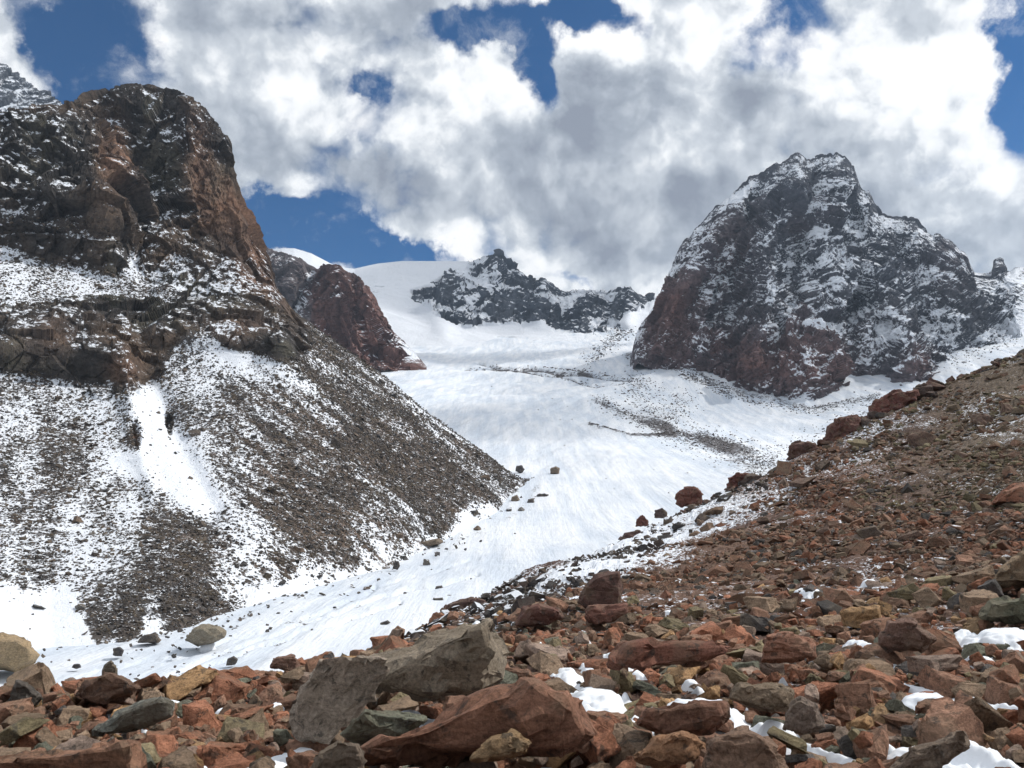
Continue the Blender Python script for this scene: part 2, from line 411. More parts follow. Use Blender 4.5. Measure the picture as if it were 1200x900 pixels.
# ---- left mountain: domed crag, broken ledges, long scree fan
def left_mountain():
    foot = [(-160,800,105),(0,772,112),(60,770,118),(150,772,118),(230,762,128),(300,726,150),(400,706,185),(450,672,225),(520,644,285),(580,622,345),(612,592,420),(632,572,470)]
    toe  = [(-160,700,135),(0,700,140),(60,700,148),(150,690,155),(230,680,170),(300,650,200),(400,640,235),(450,622,270),(520,606,320),(580,594,375),(612,576,430),(632,569,472)]
    r1 = [(-160,560,210),(0,560,225),(100,560,240),(200,560,250),(300,560,265),(400,570,290),(500,570,345),(570,568,400),(612,570,440),(632,566,474)]
    r2 = [(-160,445,290),(0,450,310),(100,452,325),(150,440,335),(200,440,345),(280,430,360),(330,425,375),(400,455,390),(480,505,410),(560,548,430),(612,568,444),(632,565,476)]
    r3 = [(-160,360,315),(0,372,330),(60,370,345),(130,385,350),(200,375,370),(280,375,390),(330,385,405),(400,430,420),(480,488,430),(560,540,440),(612,566,447),(632,564,478)]
    r4 = [(-160,290,390),(0,300,410),(60,310,420),(130,330,420),(200,330,420),(280,345,430),(320,355,440),(345,378,445),(400,420,450),(480,478,448),(560,532,446),(612,565,450),(632,563,480)]
    r5 = [(-160,215,410),(0,212,430),(60,222,440),(130,240,450),(160,260,470),(200,250,470),(280,300,460),(300,320,462),(320,335,470),(345,372,470),(400,412,468),(480,470,460),(560,526,452),(612,564,452),(632,562,482)]
    sky = [(-160,130,450),(-40,130,470),(0,134,478),(40,130,485),(90,122,495),(100,113,505),(130,104,520),(175,100,530),(212,107,530),(238,125,525),(255,145,520),(266,165,518),(274,195,515),(281,228,512),(290,258,508),(303,282,505),(315,303,500),(322,335,495),(345,366,495),(380,392,492),(420,419,488),(460,449,480),(500,483,472),(540,512,465),(575,537,458),(595,553,454),(612,563,454),(632,561,484)]
    def relief(U, V):
        r = ribs(U, V, [
            ([(150,200),(160,250),(166,300)], 8, -.018),
            ([(60,150),(70,230)], 25, .012),
            ([(216,130),(222,200),(232,250)], 12, .016),
            ([(262,190),(290,290),(320,340)], 12, -.01),
            ([(150,440),(160,520),(180,580)], 12, .020),
            ([(205,300),(175,330),(165,420),(200,500),(250,600)], 14, -.022),
            ([(-160,415),(60,405),(150,425)], 26, .035),([(180,385),(330,400)], 18, .025),([(-100,285),(130,310)], 18, .02),
            ([(330,420),(420,520),(450,600)], 26, .018), ([(240,560),(330,660)], 40, .02),
            ([(460,500),(540,570)], 25, .012), ([(180,620),(200,700)], 45, .02)])
        bnd = np.interp(V, [100,125,150,200,250,300], [88,98,125,150,164,168])
        r += .045*(1-sstep(U, bnd-5, bnd+6))*(1-sstep(V, 255, 310))
        r += gauss(U, V, [(70,200,70,60,0,.0),(215,170,45,70,0,.015)])
        return r
    G, U, V, Fm = landform(-160, 632, 960, [foot,toe,r1,r2,r3,r4,r5,sky], [40,110,120,60,60,80,140], (260, 220), relief)
    sh = G.shape[:2]; N = grid_normals(G); P = G.reshape(-1, 3)
    # cliff mask: upper crags and the broken band
    w = fbm(P, 40, 3, 5).reshape(sh)*22
    skyv = np.interp(U, [p[0] for p in sky], [p[1] for p in sky])
    vv = V + w
    cliff = 1-sstep(vv, np.interp(U, [-160,0,60,130,180,230,290,340,420], [225,230,240,250,320,330,350,375,405]),
                       np.interp(U, [-160,0,60,130,180,230,290,340,420], [248,256,262,285,345,352,372,392,425]))
    band = ribs(U, vv, [([(-160,262),(0,268),(70,285),(130,300)], 26, 1.0), ([(-160,400),(0,405),(60,408),(110,420),(150,415)], 42, 1.5),([(100,370),(180,375)], 22, 1.0),
                        ([(160,385),(230,375),(290,385),(335,395)], 26, 1.4), ([(215,330),(260,345)], 16, .8), ([(330,385),(345,400)], 12, 1.0),
                        ([(157,500),(160,520)], 7, .9), ([(198,490),(200,505)], 6, .8)])
    cliff = np.clip(cliff+sstep(band, .35, .8), 0, 1)*(1-sstep(U, 345, 420))
    cr = cliff.ravel()
    Ps = P*np.array([1, 1, .75])                          # joints run steeply
    d = 9.0*facets(Ps, 62, 10, .35) + 7.5*facets(Ps, 32, 1, .45) + 4.6*facets(Ps, 15, 2) + 2.0*facets(Ps, 6.5, 3) + .7*facets(P, 2.8, 4) + .3*facets(P, 1.3, 7) + 2.5*fbm(P, 60, 3, 9, .5, True)
    dt = 2.2*fbm(P, 45, 4, 30) + .5*fbm(P, 9, 4, 12) + .12*facets(P, 2.0, 6)
    disp = (d*cr*(1-.52*sstep(vv, 255, 330)).ravel() + dt*(1-cr*.6)).reshape(sh)
    edge = sstep(V-skyv, 0, 26)*.55+.45
    toeq = np.interp(U, [-160,0,60,110,150,230,290,320,400,440,520,580,612], [705,708,712,735,748,742,712,690,684,655,630,612,585])
    disp *= 1-.85*sstep(V, toeq-20, toeq+5)
    rw = np.arange(sh[0])[:, None]; G[..., 2] -= 5*(1-sstep(rw, 0, 70))*(1-.6*sstep(U, 480, 600))
    disp *= edge*Fm + (1-Fm)*.4
    Nf = N.copy(); flip = (Nf*G).sum(-1) > 0; Nf[flip] *= -1
    G = G + Nf*disp[..., None]
    N2 = grid_normals(G); N2[(N2*G).sum(-1) > 0] *= -1
    nz = N2[..., 2]; nzs = blur(nz, 3); P = G.reshape(-1, 3)
    # snow cover
    st1 = vnoise(np.stack([(U*.82+V*.57).ravel()/60, (-U*.57+V*.82).ravel()/7, U.ravel()*0], 1), 1.0, 71)      # streaks running down the right fan
    st1 += .6*vnoise(np.stack([(U*.82+V*.57).ravel()/25, (-U*.57+V*.82).ravel()/3, U.ravel()*0], 1), 1.0, 72)
    st2 = fbm(np.stack([U.ravel()/30, V.ravel()/55, U.ravel()*0], 1), 1.0, 4, 73)
    st1 = st1.reshape(sh); st2 = st2.reshape(sh); right = sstep(U+ (V-450)*.2, 230, 330)
    sn = .47 + .22*(st1*right + st2*1.5*(1-right)) + .12*fbm(P, 14, 3, 44).reshape(sh)
    sn += gauss(U, V, [(185,500,17,55,-12,.75),(212,560,44,26,35,.9),(150,545,20,14,0,.8),(168,460,18,40,-20,.45),(230,585,22,14,30,.5),(205,520,26,22,0,.4),(157,512,6,16,0,-.9),(199,505,5,18,0,-.7),(245,590,25,12,50,.4),
                       (300,425,40,14,35,.25),(350,450,60,16,38,.22),(60,480,60,20,0,.14),(30,330,60,22,10,.14),(140,345,60,16,10,.14),
                       (160,290,12,34,15,.38),(180,320,22,10,0,.25),(70,240,70,14,5,.16),(20,222,30,12,0,.2),(270,420,18,22,-30,.45),
                       (250,372,24,10,40,.3),(290,640,26,40,0,.22),(160,600,40,20,0,.22),(110,650,40,40,0,.15),(20,640,60,60,0,.15),
                       (210,670,50,62,0,-.44),(250,700,40,20,0,-.25),(150,700,26,30,0,-.2),(370,600,60,75,-35,-.32),(450,520,140,40,38,-.34),(330,500,60,40,40,-.06),
                       (560,575,40,25,40,-.20),(500,580,60,20,35,-.10),(80,600,60,40,0,-.04),(380,405,60,14,38,-.22),(230,530,18,60,-30,-.02),
                       (400,640,40,12,-20,.08),(330,690,30,20,0,.3)])
    toev = np.interp(U, [-160,0,60,110,150,230,290,320,400,440,520,580,612], [705,708,712,735,748,742,712,690,684,655,630,612,585])
    toev = toev - 13*(1-sstep(U, 330, 420))
    sn += .9*sstep(V+st2*26, toev-24, toev+8)
    sn -= .16*cliff; 
    sn = sn*(1-cliff) + cliff*(.16+ sn*.35 + .85*(nzs-.42) + gauss(U, V, [(215,150,40,25,0,.10),(200,240,30,20,0,.08),(280,240,50,60,0,-.25),(120,260,40,60,0,-.12)]))
    sn -= .26*cliff*sstep(V, 335, 365)
    sn += (1-cliff)*.35*(nz-nzs)
    # rock colour
    dk = np.array([.066, .060, .056]); br = np.array([.135, .095, .068]); rd = np.array([.24, .140, .095]); ol = np.array([.10, .093, .070])
    q = fbm(P, 50, 3, 80).reshape(sh); q2 = fbm(P*np.array([1,1,.35]), 12, 3, 81).reshape(sh)
    C = mixc(dk, br, .75*sstep(q+q2*.5, -.1, .7)); C = mixc(C, ol, sstep(q2-q, .1, .7)*.6)
    redz = gauss(U, V, [(235,200,16,50,-8,1),(285,260,26,50,-25,1),(130,190,20,40,0,.9),(300,320,30,20,0,.7),(145,430,20,18,0,.6),(60,390,40,24,0,.22),(270,385,50,16,0,.4),(330,340,30,30,0,.35),(157,510,8,14,0,1)])
    C = mixc(C, rd, np.clip(redz*(.85+q2), 0, 1)*cliff)
    tal = mixc((.085,.078,.076), (.15,.115,.095), sstep(fbm(P, 20, 4, 83).reshape(sh)+.35*right, -.2, .6))
    tal = mixc(tal, (.22,.15,.10), np.clip(gauss(U, V, [(60,560,60,40,0,.35),(120,610,50,40,0,.3),(400,620,30,30,0,.35),(230,650,50,30,0,.3)])*(.6+q2), 0, 1))
    C = C*cliff[..., None] + tal*(1-cliff[..., None])
    C *= (.62+.25*q2)[..., None]
    o = mesh_np('mountain_left', G.reshape(-1, 3), grid_faces(*sh), M_LEFT, {'snow': sn.ravel(), 'rock': C.reshape(-1, 3)}, smooth=False)
    tag(o, 'dark domed crag with snow streaked scree fan, left of the glacier', kind='structure')
    return G, U, V, Fm, cliff, sn, N2
LM = left_mountain()

# ---- steep pyramid peak on the right
def pyramid():
    foot = [(712,440,1180),(735,424,1180),(760,424,1160),(780,440,1120),(820,448,1080),(860,474,1020),(900,482,985),(930,486,965),(960,482,960),(985,470,985),(1000,466,990),(1030,478,960),(1060,476,950),(1085,462,960),(1100,446,985),(1140,432,1040),(1180,408,1120),(1260,400,1180)]
    r1 = [(712,420,1190),(735,416,1195),(760,400,1185),(800,405,1130),(860,420,1050),(900,420,1020),(950,415,1010),(985,425,1035),(1030,425,1020),(1060,415,1000),(1085,418,1010),(1110,405,1050),(1140,395,1100),(1180,388,1150),(1260,378,1200)]
    r2 = [(712,417,1200),(735,413,1210),(760,380,1215),(800,355,1200),(860,355,1150),(900,355,1130),(950,350,1130),(985,355,1140),(1030,365,1130),(1085,370,1130),(1140,362,1180),(1180,358,1230),(1260,350,1280)]
    r3 = [(712,415,1205),(735,411,1220),(760,372,1225),(800,310,1260),(860,285,1250),(900,275,1235),(950,270,1230),(985,275,1235),(1030,300,1240),(1085,310,1240),(1140,335,1260),(1180,330,1300),(1260,325,1350)]
    sky = [(712,413,1210),(733,410,1222),(745,396,1230),(760,368,1240),(775,342,1260),(790,308,1285),(800,286,1300),(820,264,1320),(845,238,1340),(868,217,1355),(880,209,1360),(890,206,1362),(900,197,1365),(910,190,1365),(916,192,1365),(924,183,1365),(935,178,1365),(944,186,1365),(950,188,1365),(957,182,1365),(975,180,1365),(990,184,1365),(1000,195,1365),(1006,214,1362),(1011,224,1360),(1018,225,1360),(1024,238,1358),(1032,250,1355),(1050,253,1355),(1075,258,1355),(1083,269,1352),(1092,276,1350),(1112,286,1350),(1128,298,1345),(1134,310,1340),(1139,321,1340),(1160,322,1340),(1165,318,1340),(1168,307,1340),(1171,304,1340),(1174,310,1340),(1178,319,1340),(1184,320,1340),(1190,314,1340),(1260,305,1340)]
    def relief(U, V):
        sk = np.interp(U, [p[0] for p in sky], [p[1] for p in sky])
        return sstep(V-sk, 4, 50)*(ribs(U, V, [
            ([(922,235),(915,250),(895,300),(905,360),(880,420)], 13, .06),
            ([(1005,290),(1040,350),(1070,420)], 12, .04),
            ([(870,220),(830,290),(790,360),(770,410)], 10, .05),
            ([(955,200),(945,260),(930,330),(940,370)], 10, -.045),([(890,215),(870,270),(860,340),(845,400)], 8, -.045),([(1000,230),(1010,290),(1000,360)], 8, -.03),
            ([(1050,255),(1060,320),(1085,380)], 9, -.030),
            ([(1085,275),(1110,340),(1130,390)], 12, .035),
            ([(850,260),(840,330),(830,390)], 9, -.022),
            ([(965,310),(980,340)], 9, .02), ([(1020,310),(1000,380),(990,440)], 10, -.02)]) \
            + gauss(U, V, [(925,430,50,34,0,.028),(1058,430,22,30,0,.030),(835,410,30,22,0,.02),(1000,420,10,34,0,-.02)]))
    G, U, V, Fm = landform(712, 1260, 800, [foot,r1,r2,r3,sky], [90,110,120,130], (420, 420), relief, jag=lambda u: 1.5*vnoise(np.stack([u/9, u*0, u*0], 1), 1.0, 8)*(u < 1140)+1.6*vnoise(np.stack([u/3.5, u*0, u*0], 1), 1.0, 9)*(u < 1140))
    sh = G.shape[:2]; N = grid_normals(G); P = G.reshape(-1, 3)
    skyv = np.interp(U, [p[0] for p in sky], [p[1] for p in sky])
    Ps = P@np.array([[.9, 0, .43], [0, 1, 0], [-.43, 0, .9]])*np.array([1, 1, .55])
    disp = 30*facets(Ps, 150, 21, .35) + 12*facets(Ps, 62, 20, .3) + 8.5*facets(Ps, 30, 22, .4) + 5*facets(Ps, 15, 23) + 2.4*facets(P, 7, 24) + 1.2*facets(P, 3.5, 25) + 7*fbm(P, 90, 4, 26, .5, True)
    disp = disp.reshape(sh)*(sstep(V-skyv, 0, 55)*.84+.16)
    disp *= 1-.75*sstep(U, 1178, 1200)
    disp *= sstep(U, 722, 758)*.85+.15
    G[..., 2] -= 60*(1-sstep(U, 728, 748))
    disp *= Fm + (1-Fm)*.4
    Nf = N.copy(); Nf[(Nf*G).sum(-1) > 0] *= -1
    G = G + Nf*disp[..., None]
    N2 = grid_normals(G); N2[(N2*G).sum(-1) > 0] *= -1
    nz = N2[..., 2]; nzs = blur(nz, 2); P = G.reshape(-1, 3)
    tn = fbm(np.stack([(U*.8-V*.6).ravel()/26, (U*.6+V*.8).ravel()/9, U.ravel()*0], 1), 1, 4, 90).reshape(sh)
    sn = .45 + .75*(nzs-.5) + .50*tn + .20*fbm(P, 60, 3, 91).reshape(sh) + .42*fbm(P*np.array([1, 1, 1.6]), 11, 4, 93, .65).reshape(sh)
    sn += gauss(U, V, [(955,310,40,55,0,.32),(960,360,60,30,0,.22),(835,330,22,34,25,.26),(900,345,18,20,0,.25),(1030,400,14,40,20,.25),(1055,395,20,14,0,.4),
                       (1085,340,14,50,-15,.2),(1100,400,40,20,20,.22),(990,240,30,30,0,.1),(900,230,30,20,0,.1),(1150,395,20,10,0,.3),(1175,345,10,16,0,.15),(1195,390,30,30,0,.5),
                       (915,430,75,34,0,-.26),(850,410,60,40,0,-.20),(900,300,40,60,20,-.10),(1075,440,24,24,0,-.3),(985,415,20,20,0,-.2),(780,380,26,40,0,-.2),(950,200,60,20,0,-.14),(750,405,20,14,0,-.2),(1110,290,40,14,20,-.2),(1000,440,30,20,0,-.15)])
    sn += .9*(1-sstep(U+tn*10, 728, 745))
    dk = np.array([.048,.052,.064]); br = np.array([.125,.068,.058]); gr = np.array([.080,.080,.090])
    q = fbm(P, 90, 4, 92).reshape(sh)
    C = mixc(dk, gr, sstep(q, -.2, .5))
    red = gauss(U, V, [(920,430,90,44,0,1.1),(780,370,30,60,25,.8),(1080,430,20,30,0,1.),(950,260,30,20,0,.5),(1110,310,30,30,0,.3),(850,300,40,60,25,.4),(840,420,50,30,0,.8)])
    C = mixc(C, br, np.clip(red*(.75+q*.8), 0, 1))
    o = mesh_np('mountain_right', G.reshape(-1, 3), grid_faces(*sh), M_PYR, {'snow': sn.ravel(), 'rock': C.reshape(-1, 3)}, smooth=False)
    tag(o, 'steep snow dusted pyramid peak standing right of the glacier', kind='structure')
pyramid()

# ---- far headwall with snow and rock
def headwall():
    foot = [(250,420,1700),(420,420,1700),(500,412,1750),(600,408,1780),(700,404,1780),(780,425,1700),(860,440,1650)]
    r1 = [(250,370,2000),(400,370,2000),(440,362,2000),(500,385,1950),(600,392,1950),(700,392,1950),(780,392,1900),(860,400,1850)]
    r2 = [(250,330,2300),(400,335,2300),(440,335,2250),(500,352,2150),(600,350,2120),(700,365,2080),(780,372,2020),(860,380,2000)]
    sky = [(250,305,2700),(300,296,2650),(330,291,2600),(345,291,2600),(365,297,2600),(388,309,2600),(400,313,2600),(415,315,2600),(428,312,2600),(442,309,2600),(470,306,2550),(510,306,2500),(545,306,2450),(554,308,2400),(565,303,2400),(575,299,2380),(583,297,2370),(592,300,2370),(597,309,2370),(606,314,2360),(615,322,2350),(625,329,2350),(634,330,2340),(642,335,2330),(655,342,2320),(668,346,2310),(675,341,2300),(690,341,2290),(702,343,2280),(712,345,2280),(725,339,2270),(737,338,2260),(745,348,2250),(757,352,2240),(766,350,2240),(800,340,2240),(860,330,2240)]
    def relief(U, V):
        return ribs(U, V, [([(583,300),(575,330),(540,360)], 12, .03),([(640,335),(630,370)], 8, .02),([(690,342),(680,385)], 8, .02),([(660,350),(655,385)], 6, -.02),
                           ([(740,340),(735,380)], 8, .02),([(715,350),(712,385)], 6, -.02),([(500,350),(520,385)], 14, .02)])
    G, U, V, Fm = landform(250, 860, 850, [foot,r1,r2,sky], [40,70,110], (300, 200), relief, jag=lambda u: -2.0*np.abs(vnoise(np.stack([u/7, u*0, u*0], 1), 1.0, 3))*sstep(u, 590, 630)-1.6*np.abs(vnoise(np.stack([u/2.6, u*0, u*0], 1), 1.0, 4))*sstep(u, 560, 600))
    sh = G.shape[:2]; N = grid_normals(G); P = G.reshape(-1, 3)
    wv = fbm(P, 90, 4, 101).reshape(sh)
    rz = gauss(U, V, [(540,355,44,26,10,1.5),(590,350,40,30,0,1.0),(580,312,34,16,20,1.6),(620,345,28,24,20,1.1),(615,325,30,12,30,1.0),(655,365,30,22,0,1.1),(690,362,34,24,0,1.3),(732,356,26,16,0,1.2),(505,345,18,14,0,.7),(700,385,40,10,0,.5),
                      (560,330,24,9,20,-.5),(632,385,18,20,30,-.5),(600,352,22,6,0,-.7),(570,345,20,6,-20,-.5),(640,360,8,14,0,-.4),(675,372,4,14,10,-.5),(715,375,4,14,-10,-.5),(540,345,20,5,10,-.4),(745,375,20,8,0,-.6),(665,345,8,8,0,.5),(440,330,10,10,0,.30),(440,345,12,6,0,.22)])
    rz = rz + wv*.75
    rk = sstep(rz, .46, .66)
    skyv = np.interp(U, [p[0] for p in sky], [p[1] for p in sky])
    Ps = P*np.array([1, 1, .6])
    d = 26*facets(Ps, 110, 31) + 15*facets(Ps, 50, 32) + 7*facets(Ps, 22, 33) + 3*facets(P, 11, 34)
    disp = d.reshape(sh)*rk*(sstep(V-skyv, 0, 18)*.6+.4) + 9*fbm(P, 150, 4, 35).reshape(sh)*(1-rk)*sstep(V-skyv, 0, 20)
    disp *= Fm+(1-Fm)*.4
    Nf = N.copy(); Nf[(Nf*G).sum(-1) > 0] *= -1
    G = G + Nf*disp[..., None]
    N2 = grid_normals(G); N2[(N2*G).sum(-1) > 0] *= -1
    nzs = blur(N2[..., 2], 1); P = G.reshape(-1, 3)
    sn = 1.0*(1-rk) + rk*(.20 + .9*(nzs-.42) + .12*fbm(P, 40, 3, 36).reshape(sh) + .75*sstep(fbm(P, 120, 4, 38).reshape(sh), .05, .5))
    crev = fbm(np.stack([U.ravel()/40, (V+U*.15).ravel()/3.2, U.ravel()*0], 1), 1, 3, 37).reshape(sh)
    sn -= .55*sstep(crev, .25, .5)*gauss(U, V, [(440,335,16,26,0,1.),(600,392,60,5,0,.7)])
    C = mixc((.030,.038,.052), (.058,.066,.080), sstep(wv, -.3, .4))
    o = mesh_np('ridge_far', G.reshape(-1, 3), grid_faces(*sh), M_FAR, {'snow': sn.ravel(), 'rock': C.reshape(-1, 3)}, smooth=True)
    tag(o, 'distant snowy headwall with dark rock teeth at the top of the glacier', kind='structure')
headwall()

# ---- dark red buttress below the headwall
def red_buttress():
    foot = [(270,440,1200),(420,446,1200),(440,436,1210),(460,432,1220),(480,436,1240),(500,440,1240)]
    r1 = [(270,400,1250),(350,400,1250),(400,412,1250),(430,418,1250),(460,424,1250),(480,424,1255),(500,432,1255)]
    r2 = [(270,350,1330),(330,350,1330),(365,350,1300),(400,350,1280),(430,385,1280),(445,400,1280),(460,411,1280),(480,418,1275),(500,431,1262)]
    sky = [(270,285,1500),(315,291,1500),(330,297,1500),(345,301,1480),(360,309,1470),(370,316,1440),(376,312,1400),(385,309,1390),(397,312,1380),(410,320,1370),(420,326,1360),(432,337,1350),(440,350,1345),(447,365,1340),(455,380,1330),(462,390,1325),(475,403,1320),(487,414,1300),(500,430,1270)]
    def relief(U, V):
        return ribs(U, V, [([(368,316),(350,345),(335,365)], 9, -.05),([(395,315),(400,370),(420,420)], 10, .03),([(425,335),(440,400)], 8, .02),([(340,305),(335,350)], 10, .02)])
    G, U, V, Fm = landform(270, 500, 420, [foot,r1,r2,sky], [50,80,130], (300, 200), relief)
    sh = G.shape[:2]; N = grid_normals(G); P = G.reshape(-1, 3)
    skyv = np.interp(U, [p[0] for p in sky], [p[1] for p in sky])
    Ps = P*np.array([1, 1, .35])
    d = 15*facets(Ps, 60, 41) + 9*facets(Ps, 26, 42) + 5*facets(Ps, 12, 43) + 2.2*facets(P, 6, 44)
    disp = d.reshape(sh)*(sstep(V-skyv, 0, 22)*.65+.35)*(Fm+(1-Fm)*.4)*(1-.9*sstep(U, 455, 485))
    Nf = N.copy(); Nf[(Nf*G).sum(-1) > 0] *= -1
    G = G + Nf*disp[..., None]; N2 = grid_normals(G); N2[(N2*G).sum(-1) > 0] *= -1
    P = G.reshape(-1, 3); nzs = blur(N2[..., 2], 1)
    sn = .10 + .8*(nzs-.45) + .2*fbm(P, 30, 3, 45).reshape(sh) + gauss(U, V, [(352,345,9,28,22,.75),(362,325,7,10,30,.4),(395,342,6,10,0,.35),(478,412,14,8,30,.5),(455,400,20,5,50,.3),(330,310,20,10,0,.12),(430,412,16,6,0,.25)])
    q = fbm(P*np.array([1,1,.3]), 40, 4, 46).reshape(sh)
    C = mixc((.070,.038,.034), (.125,.066,.055), sstep(q, -.3, .4)); C = mixc(C, (.085,.08,.085), sstep(365-U+q*20, -4, 14)*.8)
    o = mesh_np('buttress_red', G.reshape(-1, 3), grid_faces(*sh), M_RED, {'snow': sn.ravel(), 'rock': C.reshape(-1, 3)}, smooth=False)
    tag(o, 'dark red rock buttress beside the upper glacier', kind='structure')
red_buttress()

# ---- far peak peeking over the left skyline
def far_peak():
    foot = [(-160,190,1500),(0,190,1500),(60,170,1500),(110,160,1500)]
    r1 = [(-160,120,1650),(0,130,1620),(60,138,1560),(110,150,1520)]
    sky = [(-160,60,1800),(-60,50,1800),(-20,62,1780),(0,73,1760),(12,82,1750),(28,95,1730),(40,103,1700),(55,110,1680),(68,118,1650),(80,128,1620),(110,140,1560)]
    G, U, V, Fm = landform(-160, 110, 300, [foot, r1, sky], [40, 90], (300, 250))
    sh = G.shape[:2]; N = grid_normals(G); P = G.reshape(-1, 3)
    d = 13*facets(P, 60, 51) + 8*facets(P, 26, 52) + 4*facets(P, 12, 53)
    Nf = N.copy(); Nf[(Nf*G).sum(-1) > 0] *= -1
    G = G + Nf*(d.reshape(sh)*.6)[..., None]; N2 = grid_normals(G); N2[(N2*G).sum(-1) > 0] *= -1
    P = G.reshape(-1, 3); nzs = blur(N2[..., 2], 1)
    sn = .44 + 1.0*(nzs-.55) + .35*fbm(P, 50, 4, 55).reshape(sh)
    C = np.broadcast_to(np.array([.085,.09,.10]), G.shape)
    o = mesh_np('peak_far_left', P, grid_faces(*sh), M_PYR, {'snow': sn.ravel(), 'rock': C.reshape(-1, 3)}, smooth=False)
    tag(o, 'small snowy far peak showing over the left skyline', kind='structure')
far_peak()

# ---- glacier
GL = TPS([(-100,789,110),(0,787,110),(200,770,122),(300,740,145),(230,745,140),(100,745,145),(0,720,165),(330,715,165),(450,668,235),(400,665,250),(520,640,290),(580,612,350),(560,612,350),
          (640,552,500),(620,575,430),(800,600,350),(700,640,260),(600,690,190),(760,540,520),(860,560,430),(700,500,720),(600,470,880),(500,440,1200),(440,425,1400),
          (560,440,1250),(700,445,1150),(640,415,1600),(500,405,1800),(600,400,1850),(700,398,1850),(420,400,1850),(300,420,1500),
          (740,420,1270),(790,440,1060),(800,480,840),(860,470,960),(900,500,760),(930,482,900),(1000,478,850),(1010,500,740),(1080,470,850),(1120,440,950),(1190,400,1080),(1260,390,1120),(900,530,600),(1000,540,520),
          (300,470,900),(100,500,700),(-100,520,600),(750,385,1950),(860,420,1600),(1100,560,300),(1000,640,200),(780,400,1600)], 1000., 1e-5)
def glacier():
    us = np.linspace(-130, 1290, 900); y = np.concatenate([np.geomspace(34, 2100, 900)])
    U, Y = np.meshgrid(us, y); X = (U-600)/F*Y
    Z = GL(X, Y); Z = np.minimum(Z, -26 + 400*sstep(Y, 60, 190)*(1+0*Y) + 2000*(Y > 190)); P = np.stack([X, Y, Z], -1)
    p2 = P.reshape(-1, 3)*np.array([1, 1, 0]); 
    up = sstep(Y, 350, 900)
    # flow lines and gentle swells
    rot = np.stack([(p2[:, 0]*.93-p2[:, 1]*.37)/18, (p2[:, 0]*.37+p2[:, 1]*.93)/160, p2[:, 0]*0], 1)
    fl = fbm(rot, 1, 4, 61).reshape(Z.shape)
    Z = Z + fbm(p2, 90, 3, 60).reshape(Z.shape)*(1.2+up*5) + fl*(.6+up*2.2) + .22*fbm(p2, 7, 4, 62).reshape(Z.shape)
    G = np.stack([X, Y, Z], -1); uu, vv = px(G)
    # crevasses and melt channels (real dips)
    def line(pl, wd, wob=3, seed=0):
        n = fbm(np.stack([uu.ravel()/30, vv.ravel()/30, uu.ravel()*0], 1), 1, 3, seed).reshape(uu.shape)*wob
        return ribs(uu, vv+n, [(pl, wd, 1.)])
    cre = line([(545,432),(620,433),(680,440),(740,446)], 1.4, 4, 1)+line([(560,426),(640,440),(700,452),(730,449)], 1.2, 4, 2)+line([(640,430),(720,441)], 1.0, 5, 3)*.7
    mor = line([(700,470),(720,480),(750,495),(790,510),(840,520),(880,530)], 7, 5, 4)*.8+line([(690,497),(740,510),(790,512)], 2.2, 3, 5)+line([(830,520),(880,545),(910,560)], 14, 8, 6)*.75 \
        + line([(735,420),(790,425),(830,445),(880,465),(950,480),(1030,464)], 4.5, 5, 7)*.8+line([(800,440),(830,452),(860,468)], 3, 6, 8)*.6+line([(745,440),(752,470),(775,505)], 13, 8, 9)*.45+line([(800,465),(785,505)], 10, 8, 19)*.42 \
        + line([(690,425),(720,400),(740,385)], 7, 6, 10)*.42+line([(600,430),(700,436)], 3, 4, 12)*.35
    chan = line([(200,790),(330,738),(450,700),(560,672)], 2.0, 5, 13)+line([(230,785),(350,742),(470,705)], 1.6, 6, 14)+line([(60,800),(200,772),(320,735),(440,690)], 2.4, 7, 15)*.7+line([(430,690),(560,655)], 2., 6, 18)*.5
    edgeD = line([(640,545),(620,590),(560,625),(440,668),(330,705),(240,748)], 5, 6, 16)*.33
    z2 = Z - cre*Y*.0045 - chan*Y*.0045 + mor*Y*.002
    G[..., 2] = z2 + fl*.8*up
    dirt = np.clip(cre*.8 + mor*.72 + edgeD + chan*.45, 0, 1)
    dirt += .18*sstep(fl, .25, .55)*sstep(Y, 450, 700)*(1-sstep(Y, 1200, 1500))
    global GG
    GG = (us, G, vv)
    o = mesh_np('glacier', G.reshape(-1, 3), grid_faces(*Z.shape), M_GLA, {'dirt': dirt.ravel()}, smooth=True)
    tag(o, 'snow covered glacier winding up between the mountains', kind='structure')
glacier()

